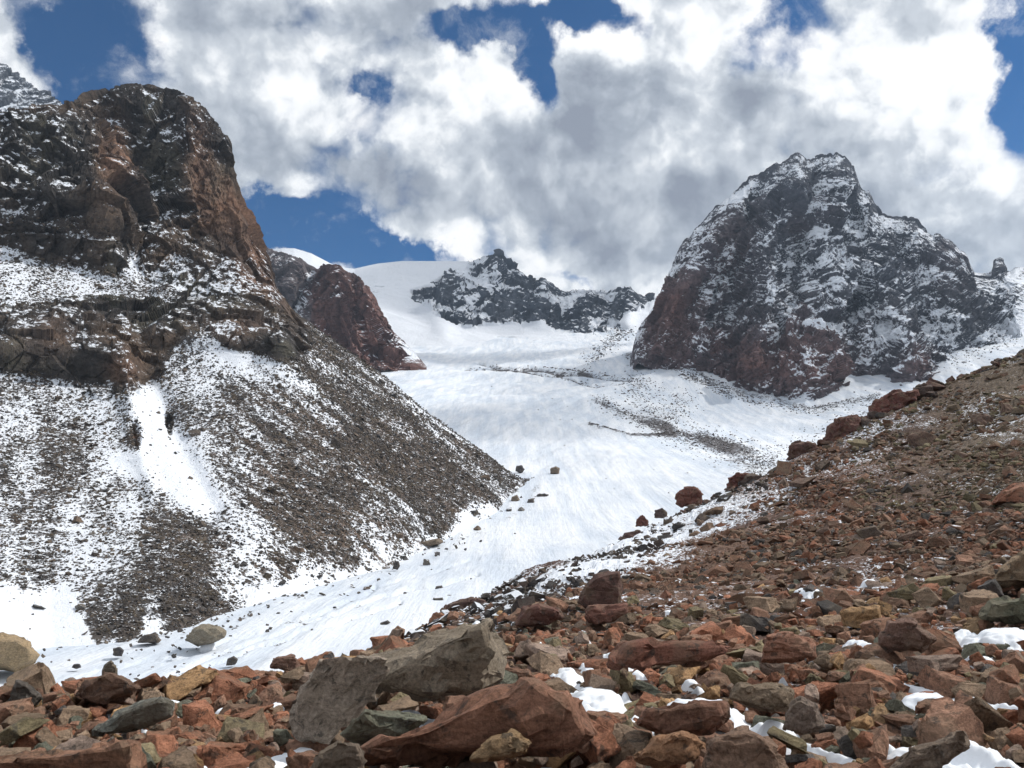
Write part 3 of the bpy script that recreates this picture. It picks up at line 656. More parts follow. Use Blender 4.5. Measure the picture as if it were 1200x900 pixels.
def debris():
    us, G, vv = GG; rr = random.Random(8); items = []
    bands = [([(700,468),(720,480),(750,495),(790,510),(840,522),(890,545)], 6, 700), ([(690,497),(740,510),(790,512)], 1.6, 160), ([(800,512),(880,535),(930,560)], 15, 1500), ([(745,440),(752,470),(775,505)], 14, 500),
             ([(800,465),(785,505)], 12, 300), ([(735,420),(790,427),(830,447),(880,470),(950,483),(1030,466)], 4, 900), ([(800,440),(830,452),(860,468)], 3, 250), ([(545,432),(620,433),(680,440),(746,446)], 2, 260),
             ([(640,430),(720,441)], 2, 120), ([(560,426),(640,440),(700,452)], 1.5, 140), ([(690,425),(720,400),(740,385)], 7, 420), ([(900,530),(990,500),(1030,470)], 12, 300), ([(1120,430),(1200,390)], 10, 200), ([(620,470),(760,560)], 60, 30)]
    for pl, wd, n in bands:
        for _ in range(n):
            i = rr.randrange(len(pl)-1); t = rr.random(); u = pl[i][0]*(1-t)+pl[i+1][0]*t+rr.gauss(0, wd); v = pl[i][1]*(1-t)+pl[i+1][1]*t+rr.gauss(0, wd*.55)
            j = int(round((u-us[0])/(us[1]-us[0]))); 
            if not 0 <= j < len(us): continue
            col = vv[:, j]; k = np.nonzero(col < v)[0]
            if len(k) == 0 or k[0] == 0: continue
            p = G[k[0], j]; y = p[1]; s = rr.uniform(.8, 2.4)/F*y*(1.7 if rr.random() < .06 else 1)
            f = rr.uniform(.7, 1.3)
            items.append((rr.randrange(36), rotm(rr, .4)*s, p+np.array([rr.uniform(-.5, .5), rr.uniform(-.5, .5), s*.06]), (.075*f, .064*f, .062*f)))
    o = merged('moraine_debris', items, M_TAL); o.color = (1, 1, 1, 1); tag(o, 'thin bands of dark stones lying on the glacier snow', kind='stuff')

# ---- moraine slope the camera stands on
def back_off(u, v, y, f, dz):
    p = pt(u, v, y); return (p[0]*f, p[1]*f, p[2]+dz, 'w')
crest = [(-100,815,12),(0,812,13),(100,800,14),(200,795,15),(300,783,17),(400,765,20),(450,752,26),(500,735,32),(560,705,42),(620,680,50),(700,645,62),(760,615,70),(800,600,75),(830,585,78),(870,566,82),(920,540,86),(960,518,88),(1000,497,90),(1050,475,92),(1100,450,94),(1150,430,96),(1200,411,98),(1300,372,102)]
ctrl = [c for c in crest] + [back_off(*c, 1.35, -max(3.5, c[2]*.16)) for c in crest[::2]] + [back_off(*c, 2.0, -max(9, c[2]*.36)) for c in crest[::2]] + [back_off(*c, 3.2, -max(18, c[2]*.7)) for c in crest[::3]]
ctrl += [(600,900,4.4),(0,900,4.7),(300,900,4.5),(900,900,4.3),(1200,900,4.2),(-100,900,4.6),(1320,900,4.2),(0,860,6.5),(300,850,6.6),(600,850,6.3),(900,840,6.6),(1200,850,5.6),
         (200,825,9),(450,810,9),(600,800,9.5),(750,800,9.3),(900,790,9.6),(1200,790,8.2),(600,760,14),(750,750,15),(900,740,15.5),(1050,740,14.5),(1200,740,12),
         (650,730,20),(750,715,24),(900,690,26),(1050,680,24),(1200,680,19),(700,700,32),(800,670,40),(900,640,42),(1000,630,38),(1100,620,37),(1200,610,33),(1320,600,30),
         (800,630,60),(900,590,62),(1000,560,62),(1100,540,60),(1200,520,58),(1300,500,57),(950,545,75),(1050,510,76),(1150,475,78),(1250,440,80),
         (0,1400,1.8),(600,1400,1.7),(1200,1400,1.7),(600,3000,.5)]
MO = TPS(ctrl, 30., 2e-4)
def moraine_z(x, y): return MO(x, y)
def MOS(x, y):
    y = np.asarray(y, float)
    return MO(x, y) - .42*(1-sstep(y, 22, 36)) - .5*sstep(y, 45, 75)
def ray_hit(fn, u, v, y0=3., y1=3000.):
    ys = np.geomspace(y0, y1, 1500); P = pt(np.full(1500, float(u)), np.full(1500, float(v)), ys)
    d = P[:, 2]-fn(P[:, 0], P[:, 1]); k = np.argmax(d < 0)
    if d[k] >= 0: return None
    return ys[k]
def moraine():
    us = np.concatenate([np.linspace(-900, -164, 100), np.linspace(-160, 1340, 800), np.linspace(1345, 2400, 140)]); y = np.geomspace(1.0, 330, 700)
    U, Y = np.meshgrid(us, y); X = (U-600)/F*Y; Z = MOS(X, Y)
    p2 = np.stack([X.ravel(), Y.ravel(), X.ravel()*0], 1)
    far = sstep(Y, 15, 45)
    z = Z + (.10+.45*far)*fbm(p2, 6, 4, 63).reshape(Z.shape) + (.05+.10*far)*facets(p2, .8, 64).reshape(Z.shape)+.04*facets(p2, .3, 65).reshape(Z.shape)
    z = np.maximum(z, Z-1)
    # keep well under the glacier far away
    g = GL(X, Y); z = np.where(Y > 60, np.where(z < g-6, g-6-(.02*Y), z), z)
    G = np.stack([X, Y, z], -1); u, v = px(G)
    sn = .20 + .30*fbm(p2, 3.0, 4, 66).reshape(Z.shape) + .2*fbm(p2, 14, 3, 67).reshape(Z.shape)
    sn += gauss(u, v, [(640,695,90,28,-33,.5),(760,640,120,30,-33,.55),(860,600,50,12,-33,.2),(900,590,40,16,-35,.06),(1000,560,60,30,0,.04),(1170,605,40,10,0,.3),(1180,500,60,20,0,.06)])
    q = fbm(p2, 8, 4, 68).reshape(Z.shape)
    C = mixc((.085,.053,.042), (.12,.075,.055), sstep(q, -.3, .4)); C = mixc(C, (.10,.080,.058), sstep(u, 1000, 1180)*sstep(650-v, 0, 100)*.8)
    C = mixc(C, (.075,.06,.06), np.clip(gauss(u, v, [(700,665,130,22,-33,.8)]), 0, 1))
    o = mesh_np('moraine_slope', G.reshape(-1, 3), grid_faces(*Z.shape), M_MOR, {'snow': sn.ravel(), 'rock': C.reshape(-1, 3)}, smooth=False)
    tag(o, 'red brown moraine slope rising to the right', kind='structure')
moraine()

# ------------------------------------------------------------------ stones
def hull_points(pts):
    bm = bmesh.new()
    for p in pts: bm.verts.new(p)
    r = bmesh.ops.convex_hull(bm, input=bm.verts[:])
    kill = [g for g in set(r['geom_interior']) | set(r['geom_unused']) if isinstance(g, bmesh.types.BMVert) and g.is_valid]
    if kill: bmesh.ops.delete(bm, geom=list(set(kill)), context='VERTS')
    bmesh.ops.dissolve_limit(bm, angle_limit=R(6), verts=bm.verts[:], edges=bm.edges[:])
    return bm
def block_pts(rng, ax, ay, az, jit=.22, cut=.35):
    """corners of a broken block: each corner is shifted or chipped into two or three points"""
    pts = []
    taper = rng.uniform(.55, 1.0); shx = rng.uniform(-.3, .3); shy = rng.uniform(-.25, .25)
    for sx in (-1, 1):
        for sy in (-1, 1):
            for sz in (-1, 1):
                k = taper if sz > 0 else 1.
                c = Vector((sx*ax*k+shx*ax*sz*.5, sy*ay*k+shy*ay*sz*.5, sz*az))
                c += Vector((rng.uniform(-jit, jit)*ax, rng.uniform(-jit, jit)*ay, rng.uniform(-jit, jit)*az))
                if rng.random() < cut:
                    a = rng.uniform(.2, .6)
                    pts += [c-Vector((sx*ax*a, 0, 0)), c-Vector((0, sy*ay*a, 0)), c-Vector((0, 0, sz*az*a))]
                else: pts.append(c)
    return pts
def rough_bm(bm, size, seed, lvl=2, amp=.03, bev=.03):
    """chip the edges and roughen the faces of a hull"""
    bmesh.ops.recalc_face_normals(bm, faces=bm.faces[:])
    if bev > 0:
        try: bmesh.ops.bevel(bm, geom=bm.edges[:], offset=bev*size, segments=1, profile=.5, affect='EDGES', clamp_overlap=True)
        except Exception: pass
    bmesh.ops.triangulate(bm, faces=bm.faces[:])
    for _ in range(lvl):
        es = [e for e in bm.edges if e.calc_length() > size*.16/(_+1)]
        if es: bmesh.ops.subdivide_edges(bm, edges=es, cuts=1, use_grid_fill=False)
        bmesh.ops.triangulate(bm, faces=[f for f in bm.faces if len(f.verts) > 3])
    bm.normal_update()
    P = np.array([v.co for v in bm.verts]); N = np.array([v.normal for v in bm.verts])
    d = amp*size*(1.1*facets(P*np.array([1, 1, 2.2])+seed*7.1, size*.42, seed, .8) + .7*facets(P+seed*3.3, size*.17, seed+1, .8) + .25*fbm(P, size*.2, 3, seed+2))
    P = P+N*d[:, None]
    for v, p in zip(bm.verts, P): v.co = p
    return bm
def bm_to_mesh(bm, name, mat, smooth=False):
    me = bpy.data.meshes.new(name); bm.to_mesh(me); bm.free()
    at = me.attributes.new('tint', 'FLOAT_COLOR', 'POINT'); at.data.foreach_set('color', np.ones(len(me.vertices)*4, np.float32))
    me.materials.append(mat); 
    if smooth: me.polygons.foreach_set('use_smooth', np.ones(len(me.polygons), bool))
    return me
# pool of convex stones: planes for settling, detailed mesh for nearby ones, light mesh for rubble
rng = random.Random(7)
POOL = []
KINDS = ['slab', 'block', 'slab', 'wedge']
for k in range(36):
    kind = KINDS[k % 4]
    if kind == 'slab': dims = (rng.uniform(.8, 1), rng.uniform(.5, .85), rng.uniform(.18, .36))
    elif kind == 'block': dims = (rng.uniform(.75, 1), rng.uniform(.55, .85), rng.uniform(.42, .62))
    else: dims = (rng.uniform(.8, 1), rng.uniform(.5, .75), rng.uniform(.30, .45))
    pts = block_pts(rng, *[d*.5 for d in dims], jit=.30 if kind != 'wedge' else .5, cut=.4)
    bm = hull_points(pts); bm.normal_update()
    planes = [(f.normal.copy(), f.normal.dot(f.verts[0].co)) for f in bm.faces]
    lo = bm.copy(); bmesh.ops.triangulate(lo, faces=lo.faces[:])
    lv = np.array([v.co for v in lo.verts]); lf = np.array([[v.index for v in f.verts] for f in lo.faces]) if lo.verts.index_update() is None else None
    lo.free()
    hv = np.array([v.co for v in bm.verts])
    rough_bm(bm, 1.0, 200+k, 2, .030, .010)
    me = bm_to_mesh(bm, 'rock_'+kind, M_ROCK)
    n = len(me.vertices); dv = np.empty(n*3, np.float32); me.vertices.foreach_get('co', dv)
    df = np.empty(len(me.polygons)*3, np.int32); me.loops.foreach_get('vertex_index', df)
    POOL.append(dict(kind=kind, dims=dims, pn=np.array([p[0] for p in planes]), pd=np.array([p[1] for p in planes]), me=me, lv=lv, lf=lf, hv=hv, dv=dv.reshape(-1, 3), df=df.reshape(-1, 3)))

PAL = {  # base colours of the loose rock
 'rust red':   (000.262, 000.119, 000.072), 'red brown': (000.227, 000.128, 000.086), 'dull brown': (000.216, 000.153, 000.105), 'ochre': (000.314, 000.193, 000.099),
 'grey green': (000.140, 000.142, 000.107), 'dark grey': (000.099, 000.090, 000.085), 'pinkish grey': (000.262, 000.193, 000.153), 'olive brown': (000.186, 000.153, 000.090)}
PW = [('rust red', 26), ('red brown', 30), ('dull brown', 18), ('ochre', 7), ('grey green', 4), ('dark grey', 4), ('pinkish grey', 6), ('olive brown', 6)]
PN = [p[0] for p in PW]; PWt = [p[1] for p in PW]
def merged(name, items, mat, detail=False):
    """items: (pool index, 3x3 matrix, location, colour)"""
    Vs = []; Fs = []; Cs = []; off = 0
    for (k, Mx, loc, c) in items:
        v = POOL[k]['dv' if detail else 'lv']; f = POOL[k]['df' if detail else 'lf']
        Vs.append(v@Mx.T+loc); Fs.append(f+off); off += len(v); Cs.append(np.broadcast_to(np.array(c, np.float32), (len(v), 3)))
    return mesh_np(name, np.vstack(Vs), np.vstack(Fs), mat, {'tint': np.vstack(Cs)}, smooth=False)
def rotm(rng, tilt, normal=None):
    e = Euler((rng.gauss(0, tilt), rng.gauss(0, tilt), rng.uniform(0, 2*math.pi))).to_matrix()
    if normal is not None: e = Vector((0, 0, 1)).rotation_difference(Vector(normal)).to_matrix()@e
    return np.array(e)

# ---- individually modelled boulders: outline in the photo, true distance and thickness
HER = []     # occupied footprints (x, y, r)
PROT = []    # sight lines to keep open: u0, v0, u1, v1, y
def boulder(name, label, cat, outline, y, depth, colour, seed=1, mat=None, front=.5, fr=.88, backs=.85, lvl=3, amp=.034, lean=0., group=None, bev=.012):
    oc = np.array(outline, float); c = oc.mean(0); w = np.ptp(oc[:, 0])/F*y
    rg = random.Random(seed); pts = []
    for (u, v) in outline:
        pts.append(Vector(pt(u, v, y+rg.uniform(-.12, .12)*depth + lean*(c[1]-v)/F*y)))
        uf, vf = c+(np.array((u, v))-c)*fr*rg.uniform(.85, 1.1); pts.append(Vector(pt(uf, vf, y-depth*front*rg.uniform(.7, 1.0) + lean*(c[1]-vf)/F*y)))
        ub, vb = c+(np.array((u, v))-c)*backs*rg.uniform(.85, 1.05); pts.append(Vector(pt(ub, vb, y+depth*(1-front)*rg.uniform(.8, 1.1) + lean*(c[1]-vb)/F*y)))
    ctr = Vector(pt(c[0], oc[:, 1].max(), y)); pts = [p-ctr for p in pts]
    bm = hull_points(pts); size = max(w, depth)
    rough_bm(bm, size, seed, lvl, amp, bev)
    me = bm_to_mesh(bm, name, mat or M_ROCK)
    o = bpy.data.objects.new(name, me); COL.objects.link(o); o.location = ctr; o.color = (*colour, 1)
    tag(o, label, cat, group)
    if y < 40:
        HER.append((ctr.x, ctr.y, w*.5, depth*.5)); a, b = oc.min(0), oc.max(0)
        PROT.append((a[0]+.1*(b[0]-a[0]), a[1], b[0]-.1*(b[0]-a[0]), a[1]+.78*(b[1]-a[1]), y-depth*.3))
    return o
PC = PAL
BR = (.10,.055,.045)
# foreground heroes (seen on the photograph)
boulder('leaning_slab', 'big grey rough slab leaning up to the right, with a dark hollow beneath', 'boulder',
        [(341,838),(352,806),(372,772),(400,768),(452,772),(458,782),(420,838),(386,874),(350,862)], 6.6, .55, (.31,.255,.205), 11, lean=-.5, front=.25, fr=.9)
boulder('boulder', 'large grey green boulder with a pointed top behind the leaning slab', 'boulder',
        [(395,788),(440,772),(500,752),(560,727),(576,724),(588,770),(590,792),(565,814),(490,818),(430,806)], 8.4, 1.5, (.23,.19,.145), 12, fr=.86)
boulder('boulder', 'very long rust red boulder lying across the lower middle foreground', 'boulder',
        [(418,880),(448,866),(520,836),(590,808),(624,804),(670,818),(700,862),(660,874),(560,890),(430,896)], 5.4, .8, (.215,.112,.074), 13, front=.4, fr=.92)
boulder('boulder', 'dark grey green slab tucked between the leaning slab and the long red boulder', 'boulder',
        [(398,862),(425,834),(480,836),(500,842),(470,866),(420,876)], 6.1, .5, PC['grey green'], 14)
boulder('boulder', 'smooth brown triangular rock at the bottom edge, right of the long red boulder', 'boulder',
        [(818,905),(835,868),(870,853),(888,860),(918,890),(925,915),(830,920)], 4.5, .5, (.20,.13,.092), 15)
boulder('boulder', 'flat topped red boulder beside the snow strip in the lower right middle', 'boulder',
        [(752,832),(800,826),(852,824),(856,840),(835,858),(770,860),(745,848)], 6.0, .6, (.18,.095,.065), 16)
boulder('boulder', 'grey brown pyramid shaped rock leaning right of the snow strip', 'boulder',
        [(917,855),(925,825),(938,817),(956,826),(968,853),(940,860)], 5.9, .4, (.17,.13,.105), 17)
boulder('boulder', 'pale brown blocky boulder with flat top above the snow strip', 'boulder',
        [(853,818),(865,803),(905,802),(930,808),(925,829),(890,832)], 7.2, .6, (.20,.15,.105), 18)
boulder('boulder', 'long low red boulder ridge left of centre right, above the grey green round rock', 'boulder',
        [(712,780),(728,756),(790,750),(860,752),(862,762),(820,776),(750,784)], 10.5, 1.0, (.16,.072,.05), 19)
boulder('boulder', 'upright brown red blunt boulder in the middle of the rocky slope', 'boulder',
        [(890,775),(898,745),(920,740),(950,748),(955,770),(930,776)], 10.8, .7, (.24,.125,.085), 20)
boulder('boulder', 'broad red boulder with rounded back upper right of the blunt boulder', 'boulder',
        [(1030,755),(1040,728),(1070,726),(1095,748),(1080,762),(1040,762)], 12, .9, (.16,.10,.078), 21)
boulder('boulder', 'dark shadowed blocky boulder on the slope above the foreground, isolated on small rubble', 'boulder',
        [(676,706),(684,688),(700,672),(727,668),(731,690),(726,712),(690,716)], 26, 1.6, (.10,.058,.048), 22, amp=.018)
boulder('boulder', 'low red boulder below the dark blocky boulder', 'boulder',
        [(686,722),(690,710),(735,708),(737,718),(715,730),(690,730)], 22, 1.1, (.17,.085,.065), 23)
boulder('boulder', 'jagged dark red brown boulder left of the dark blocky boulder', 'boulder',
        [(604,733),(612,712),(632,708),(655,714),(660,724),(640,732)], 22, 1.1, (.13,.068,.055), 24)
boulder('boulder', 'flat long dark boulder lying on the edge of the glacier snow', 'boulder',
        [(517,716),(528,706),(556,699),(570,703),(568,712),(540,720)], 38, 1.6, (.12,.075,.065), 25)
boulder('boulder', 'orange brown split boulder at the bottom, left of the triangular rock', 'boulder',
        [(745,888),(768,866),(800,860),(826,872),(815,892),(770,898)], 4.9, .5, (.27,.15,.085), 26)
boulder('boulder', 'tan rounded rock at the bottom, in front of the long red boulder', 'boulder',
        [(552,890),(572,868),(600,858),(622,872),(615,884),(580,892)], 4.9, .35, (.27,.18,.10), 27)
boulder('boulder', 'long flat reddish slab lying at the bottom left corner', 'boulder',
        [(-20,892),(60,884),(110,872),(160,872),(165,915),(-20,925)], 4.9, .8, (.23,.125,.080), 28)
boulder('boulder', 'flat grey green slab sloping down left in the left foreground', 'boulder',
        [(110,858),(140,836),(190,818),(205,824),(200,838),(150,856)], 7.6, .9, (.14,.14,.12), 29, front=.6)
boulder('boulder', 'dark red brown peaked boulder on the left foreground skyline', 'boulder',
        [(88,815),(100,800),(130,786),(165,806),(150,822),(110,824)], 10.5, 1.0, (.13,.078,.055), 30)
boulder('boulder', 'dark pointed rock at the far left of the foreground skyline', 'boulder',
        [(8,824),(20,798),(32,802),(48,818),(40,828)], 10.5, .6, (.09,.078,.068), 31)
boulder('boulder', 'upright grey rock standing on the foreground skyline beside the peaked boulder', 'boulder',
        [(119,794),(121,780),(130,774),(138,784),(137,795)], 13.5, .4, (.15,.125,.095), 32)
boulder('boulder', 'pale red brown boulder on the foreground skyline left of the leaning slab', 'boulder',
        [(317,782),(320,772),(345,768),(352,776),(348,786)], 13.5, .6, (.20,.12,.09), 33)
boulder('boulder', 'broad tan slab at the right edge, half way up the slope', 'boulder',
        [(1158,684),(1180,660),(1210,640),(1240,640),(1240,680),(1170,690)], 20, 1.6, (.20,.145,.095), 34)
boulder('boulder', 'olive grey boulder at the right edge below the broad tan slab', 'boulder',
        [(1150,722),(1160,705),(1200,700),(1240,705),(1240,725),(1180,728)], 15, 1.2, (.12,.12,.085), 35)
boulder('boulder', 'orange red boulder by the right edge of the picture on the upper slope', 'boulder',
        [(1163,590),(1175,575),(1215,560),(1230,570),(1220,590)], 40, 2.2, (.27,.13,.085), 36)
boulder('boulder', 'tilted brown slab among snow at the bottom right', 'boulder',
        [(1044,905),(1065,880),(1110,862),(1130,858),(1135,872),(1100,900),(1060,915)], 4.9, .45, (.19,.145,.11), 37)
boulder('boulder', 'knobbly grey brown boulder at the bottom, left of the long red boulder', 'boulder',
        [(362,905),(372,882),(396,868),(420,872),(428,892),(420,915)], 4.7, .35, (.15,.115,.088), 38)
# crest boulders
def crestb(label, out, y, depth, colour, seed, name='boulder'):
    return boulder(name, label, 'boulder', out, y, depth, colour, seed, lvl=3, amp=.045)
crestb('largest dark red boulder perched on the moraine crest', [(963,526),(970,500),(985,490),(1004,486),(1010,492),(1008,506),(990,520),(975,530)], 86, 3.4, (.11,.055,.045), 41)
crestb('pair-like dark red boulder just left of the largest crest boulder', [(922,541),(928,520),(940,517),(956,519),(962,530),(945,540)], 84, 2.8, (.10,.055,.045), 42)
crestb('long dark red boulder on the crest nearer the right edge', [(1015,492),(1022,470),(1050,459),(1075,456),(1080,464),(1060,478),(1030,488)], 89, 3.4, (.125,.055,.045), 43)
crestb('dark boulder on the crest touching the foot of the pyramid peak', [(1070,462),(1074,452),(1084,448),(1090,456),(1084,466)], 91, 2, (.085,.06,.05), 44)
crestb('round red boulder standing on the crest against the glacier snow', [(792,590),(794,577),(802,571),(815,571),(824,580),(822,592),(800,594)], 76, 2.4, (.13,.058,.045), 45)
crestb('red boulder with broad flat top further up the crest', [(852,572),(853,560),(864,555),(878,556),(881,566),(876,574)], 80, 2.2, (.125,.055,.045), 46)
crestb('small upright dark red boulder below the round crest boulder', [(745,617),(746,608),(753,603),(759,610),(760,617)], 71, 1.0, (.12,.055,.045), 47)
crestb('small dark round boulder between the upright and the round crest boulders', [(767,607),(768,598),(776,595),(782,601),(783,608)], 73, 1.2, (.085,.06,.055), 48)
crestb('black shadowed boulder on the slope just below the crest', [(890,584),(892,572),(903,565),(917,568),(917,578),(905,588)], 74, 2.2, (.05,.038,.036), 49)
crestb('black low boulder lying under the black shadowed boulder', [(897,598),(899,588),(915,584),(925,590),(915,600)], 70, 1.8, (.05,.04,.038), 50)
crestb('low dark boulder by the foot of the round red crest boulder', [(832,586),(836,579),(850,576),(853,582),(845,589)], 78, 1.4, (.10,.052,.045), 51)
crestb('dark grey boulder lump low on the dusted crest', [(598,693),(602,686),(614,683),(622,688),(616,696)], 50, 1.2, (.075,.07,.072), 52)
crestb('larger dark grey boulder on the dusted crest with rubble around it', [(612,686),(618,674),(630,669),(640,676),(636,688)], 52, 1.5, (.07,.062,.062), 53)
crestb('flat dark boulder lying high on the dusted crest', [(724,632),(732,626),(750,621),(756,626),(742,634)], 68, 1.6, (.08,.05,.045), 54)

# ---- rocks out on the glacier
def on_glacier(label, out, depthk, colour, seed, lift=0, name='boulder', group=None, fr=.75):
    oc = np.array(out, float); u = oc[:, 0].mean(); v = oc[:, 1].max()-1
    y = ray_hit(GL, u, v+lift) or 200.
    w = np.ptp(oc[:, 0])/F*y
    return boulder(name, label, 'boulder', out, y, w*depthk, colour, seed, lvl=2, amp=.03, fr=fr, group=group, mat=M_ROCK)
# glacier table: a cap stone on a short ice foot
cap = on_glacier('mushroom shaped grey brown boulder perched on the snow, casting a shadow to its left', [(217,750),(219,744),(228,736),(243,732),(257,734),(265,740),(263,747),(250,753),(232,757)], .8, (.19,.165,.125), 61, lift=5)
bm = bmesh.new(); bmesh.ops.create_cone(bm, segments=14, cap_ends=True, radius1=1.5, radius2=1.0, depth=1.6)
for v_ in bm.verts: v_.co += Vector((math.sin(v_.index*3.1)*.12, math.cos(v_.index*2.3)*.12, 0))
foot = bpy.data.objects.new('ice_pedestal', bm_to_mesh(bm, 'ice_pedestal', M_SNOW, True)); COL.objects.link(foot); foot.parent = cap; foot.location = (0, .6, -.5)
on_glacier('big tan boulder with a flat shaded face at the left edge of the snow', [(-40,784),(-40,748),(0,743),(22,746),(40,758),(49,768),(44,778),(20,786)], .8, (.27,.20,.12), 62)
gb = [((161,753),(168,744),(182,742),(187,747),(184,754),'dark squat boulder right of the rubble tongue tip'),
      ((175,752),(177,746),(184,744),(189,750),(186,754),'small tan stone touching the dark squat boulder'),
      ((132,768),(133,760),(140,758),(145,762),(143,769),'round dark stone alone on the snow above the skyline rocks'),
      ((265,780),(267,772),(274,768),(279,773),(276,779),'upright dark stone on the snow right of the mushroom boulder'),
      ((645,556),(645,549),(651,546),(656,549),(655,557),'black blocky boulder alone far out on the glacier'),
      ((627,583),(630,579),(639,578),(643,580),(640,584),'flat black boulder on the glacier below the lone blocky one'),
      ((617,591),(619,585),(625,584),(627,590),(622,592),'small dark boulder at the tip of the scree fan, nearest the open glacier'),
      ((598,589),(600,582),(606,580),(609,586),(605,590),'dark boulder among rubble at the scree fan tip'),
      ((604,552),(605,546),(611,545),(615,550),(611,555),'dark boulder at the upper side of the scree fan tip'),
      ((63,748),(66,741),(78,740),(84,744),(80,750),'wide dark stone on the snow under the left scree'),
      ((4,682),(6,672),(17,670),(22,676),(20,684),'dark grey boulder on the left scree near the picture edge'),
      ((84,782),(87,778),(94,778),(95,782),(90,784),'tiny low stone on the snow near the foreground skyline'),
      ((425,661),(427,656),(438,654),(441,658),(438,662),'flat dark boulder at the scree foot, middle of the valley side'),
      ((486,640),(490,636),(515,631),(519,635),(505,641),'long low rock at the edge of scree and snow'),
      ((460,666),(462,658),(467,657),(469,663),(466,668),'small upright rock on the snow by the scree foot'),
      ((506,705),(508,701),(519,700),(520,704),(514,707),'dark stone on the snow left of the flat long boulder'),
      ((520,699),(524,697),(529,697),(529,702),(524,702),'small round stone touching the snow by the flat long boulder'),
      ((444,733),(446,730),(454,727),(458,729),(452,734),'lone dark stone on the open snow below the scree'),
      ((510,690),(511,687),(518,686),(519,689),(514,691),'thin dark stone far down the open snow')]
for i, r in enumerate(gb):
    on_glacier(r[5], list(r[:5]), .9, [(.075,.066,.060),(.14,.11,.085),(.06,.055,.055)][i % 3], 70+i)

debris()
# ---- scree: stones on the left fan
def scree():
    G, U, V, Fm, cliff, sn, N = LM
    rg = np.random.default_rng(3); sh = U.shape
    A = np.linalg.norm(np.cross(np.gradient(G, axis=1), np.gradient(G, axis=0)), axis=-1)
    toev = np.interp(U, [-160,0,60,110,150,230,290,320,400,440,520,580,612], [705,708,712,735,748,742,712,690,684,655,630,612,585])
    w = A*Fm*(1-cliff)*np.clip(1.08-sn*1.2, .015, 1)/np.maximum(G[..., 1], 50)**1.1*(U > -40)*(1-.93*sstep(V+15*np.sin(U*.13)+9*np.sin(U*.31+1), toev-24, toev+6))
    w = w.ravel(); w /= w.sum()
    n = 78000; idx = rg.choice(len(w), n, p=w); P = G.reshape(-1, 3)[idx]; Nn = N.reshape(-1, 3)[idx]
    du = np.gradient(G, axis=1).reshape(-1, 3)[idx]; dv_ = np.gradient(G, axis=0).reshape(-1, 3)[idx]
    P = P + du*rg.uniform(-.6, .6, (n, 1)) + dv_*rg.uniform(-.6, .6, (n, 1))
    items = []; rr = random.Random(5)
    for i in range(n):
        y = P[i, 1]; s = .36*(y/150)**.62*math.exp(rr.gauss(0, .42)); s = min(s, 3.2)
        if rr.random() < .012: s *= 2.2
        k = rr.randrange(36); Mx = rotm(rr, .5, Nn[i] if Nn[i][2] > .2 else None)*s
        c = rr.choice([(.085,.077,.072),(.11,.092,.08),(.065,.062,.062),(.15,.118,.095),(.10,.082,.068)]); f = rr.uniform(.3, .8)
        items.append((k, Mx, P[i]+Nn[i]*s*.08, [q*f for q in c]))
    tu = [-160,0,60,110,150,230,290,320,400,440,520,580,612]; tv = [705,708,712,735,748,742,712,690,684,655,630,612,585]
    for i in range(420):
        u = rr.uniform(-20, 628); v = np.interp(u, tu, tv) - 8 + rr.expovariate(1/15.)
        y = ray_hit(GL, u, v, 90, 700)
        if y is None: continue
        p = pt(u, v, y); s = rr.uniform(1.6, 4.6)/F*y*(1.5 if rr.random() < .15 else 1)
        c = rr.choice([(.075,.068,.064),(.11,.092,.08),(.06,.058,.058)])
        items.append((rr.randrange(36), rotm(rr, .4)*s, p+np.array([0, 0, s*.1]), c))
    o = merged('scree', items, M_TAL); o.color = (1, 1, 1, 1)
    tag(o, 'grey brown scree stones half buried in snow on the left fan', kind='stuff')
    # larger blocks around the tip and foot of the fan: counted one by one
    spots = [(585,600),(570,560),(590,570),(596,600),(560,622),(540,620),(600,560),(576,610),(612,600),(555,600),(530,598),(500,660),(474,640),(452,650),(395,668),(340,690),(313,704),(250,715),
             (286,655),(150,735),(100,720),(70,735),(120,742),(95,700),(45,700),(30,735),(205,750),(230,735),(350,640),(440,610),(375,662),(430,690),(410,676),(330,670),(60,660),(108,630),(170,640),(90,615),(200,720),(190,690),(466,622),(130,655),(28,600)]
    proto = {}
    for i, (u, v) in enumerate(spots):
        d = np.hypot(U-u, V-v)+1e3*(Fm < .5); j = np.unravel_index(np.argmin(d), d.shape); p = G[j]
        gy = ray_hit(GL, u, v)
        if gy and gy < p[1]: p = pt(u, v, gy)
        s = rr.uniform(7, 12)/F*p[1]; k = rr.randrange(36)
        key = (k,)
        if key not in proto:
            me = POOL[k]['me'].copy(); me.materials[0] = M_TAL; proto[key] = me
        o = bpy.data.objects.new('scree_block', proto[key]); COL.objects.link(o)
        o.location = Vector(p)+Vector((0, 0, s*.12)); o.rotation_euler = Matrix(rotm(rr, .35).tolist()).to_euler(); o.scale = (s, s, s)
        o.color = ((.07, .065, .062, 1), (.13, .095, .07, 1), (.12, .115, .11, 1))[i % 3]
        zone = ('at the tip of the scree fan' if u > 520 else 'along the middle foot of the scree fan' if u > 300 else 'around the dark rubble tongue' if u > 140 else 'on the snowy scree near the left edge')
        tag(o, '%s block %s' % (('dark', 'brown', 'grey')[i % 3], zone), 'rock', 'larger blocks '+zone)
scree()

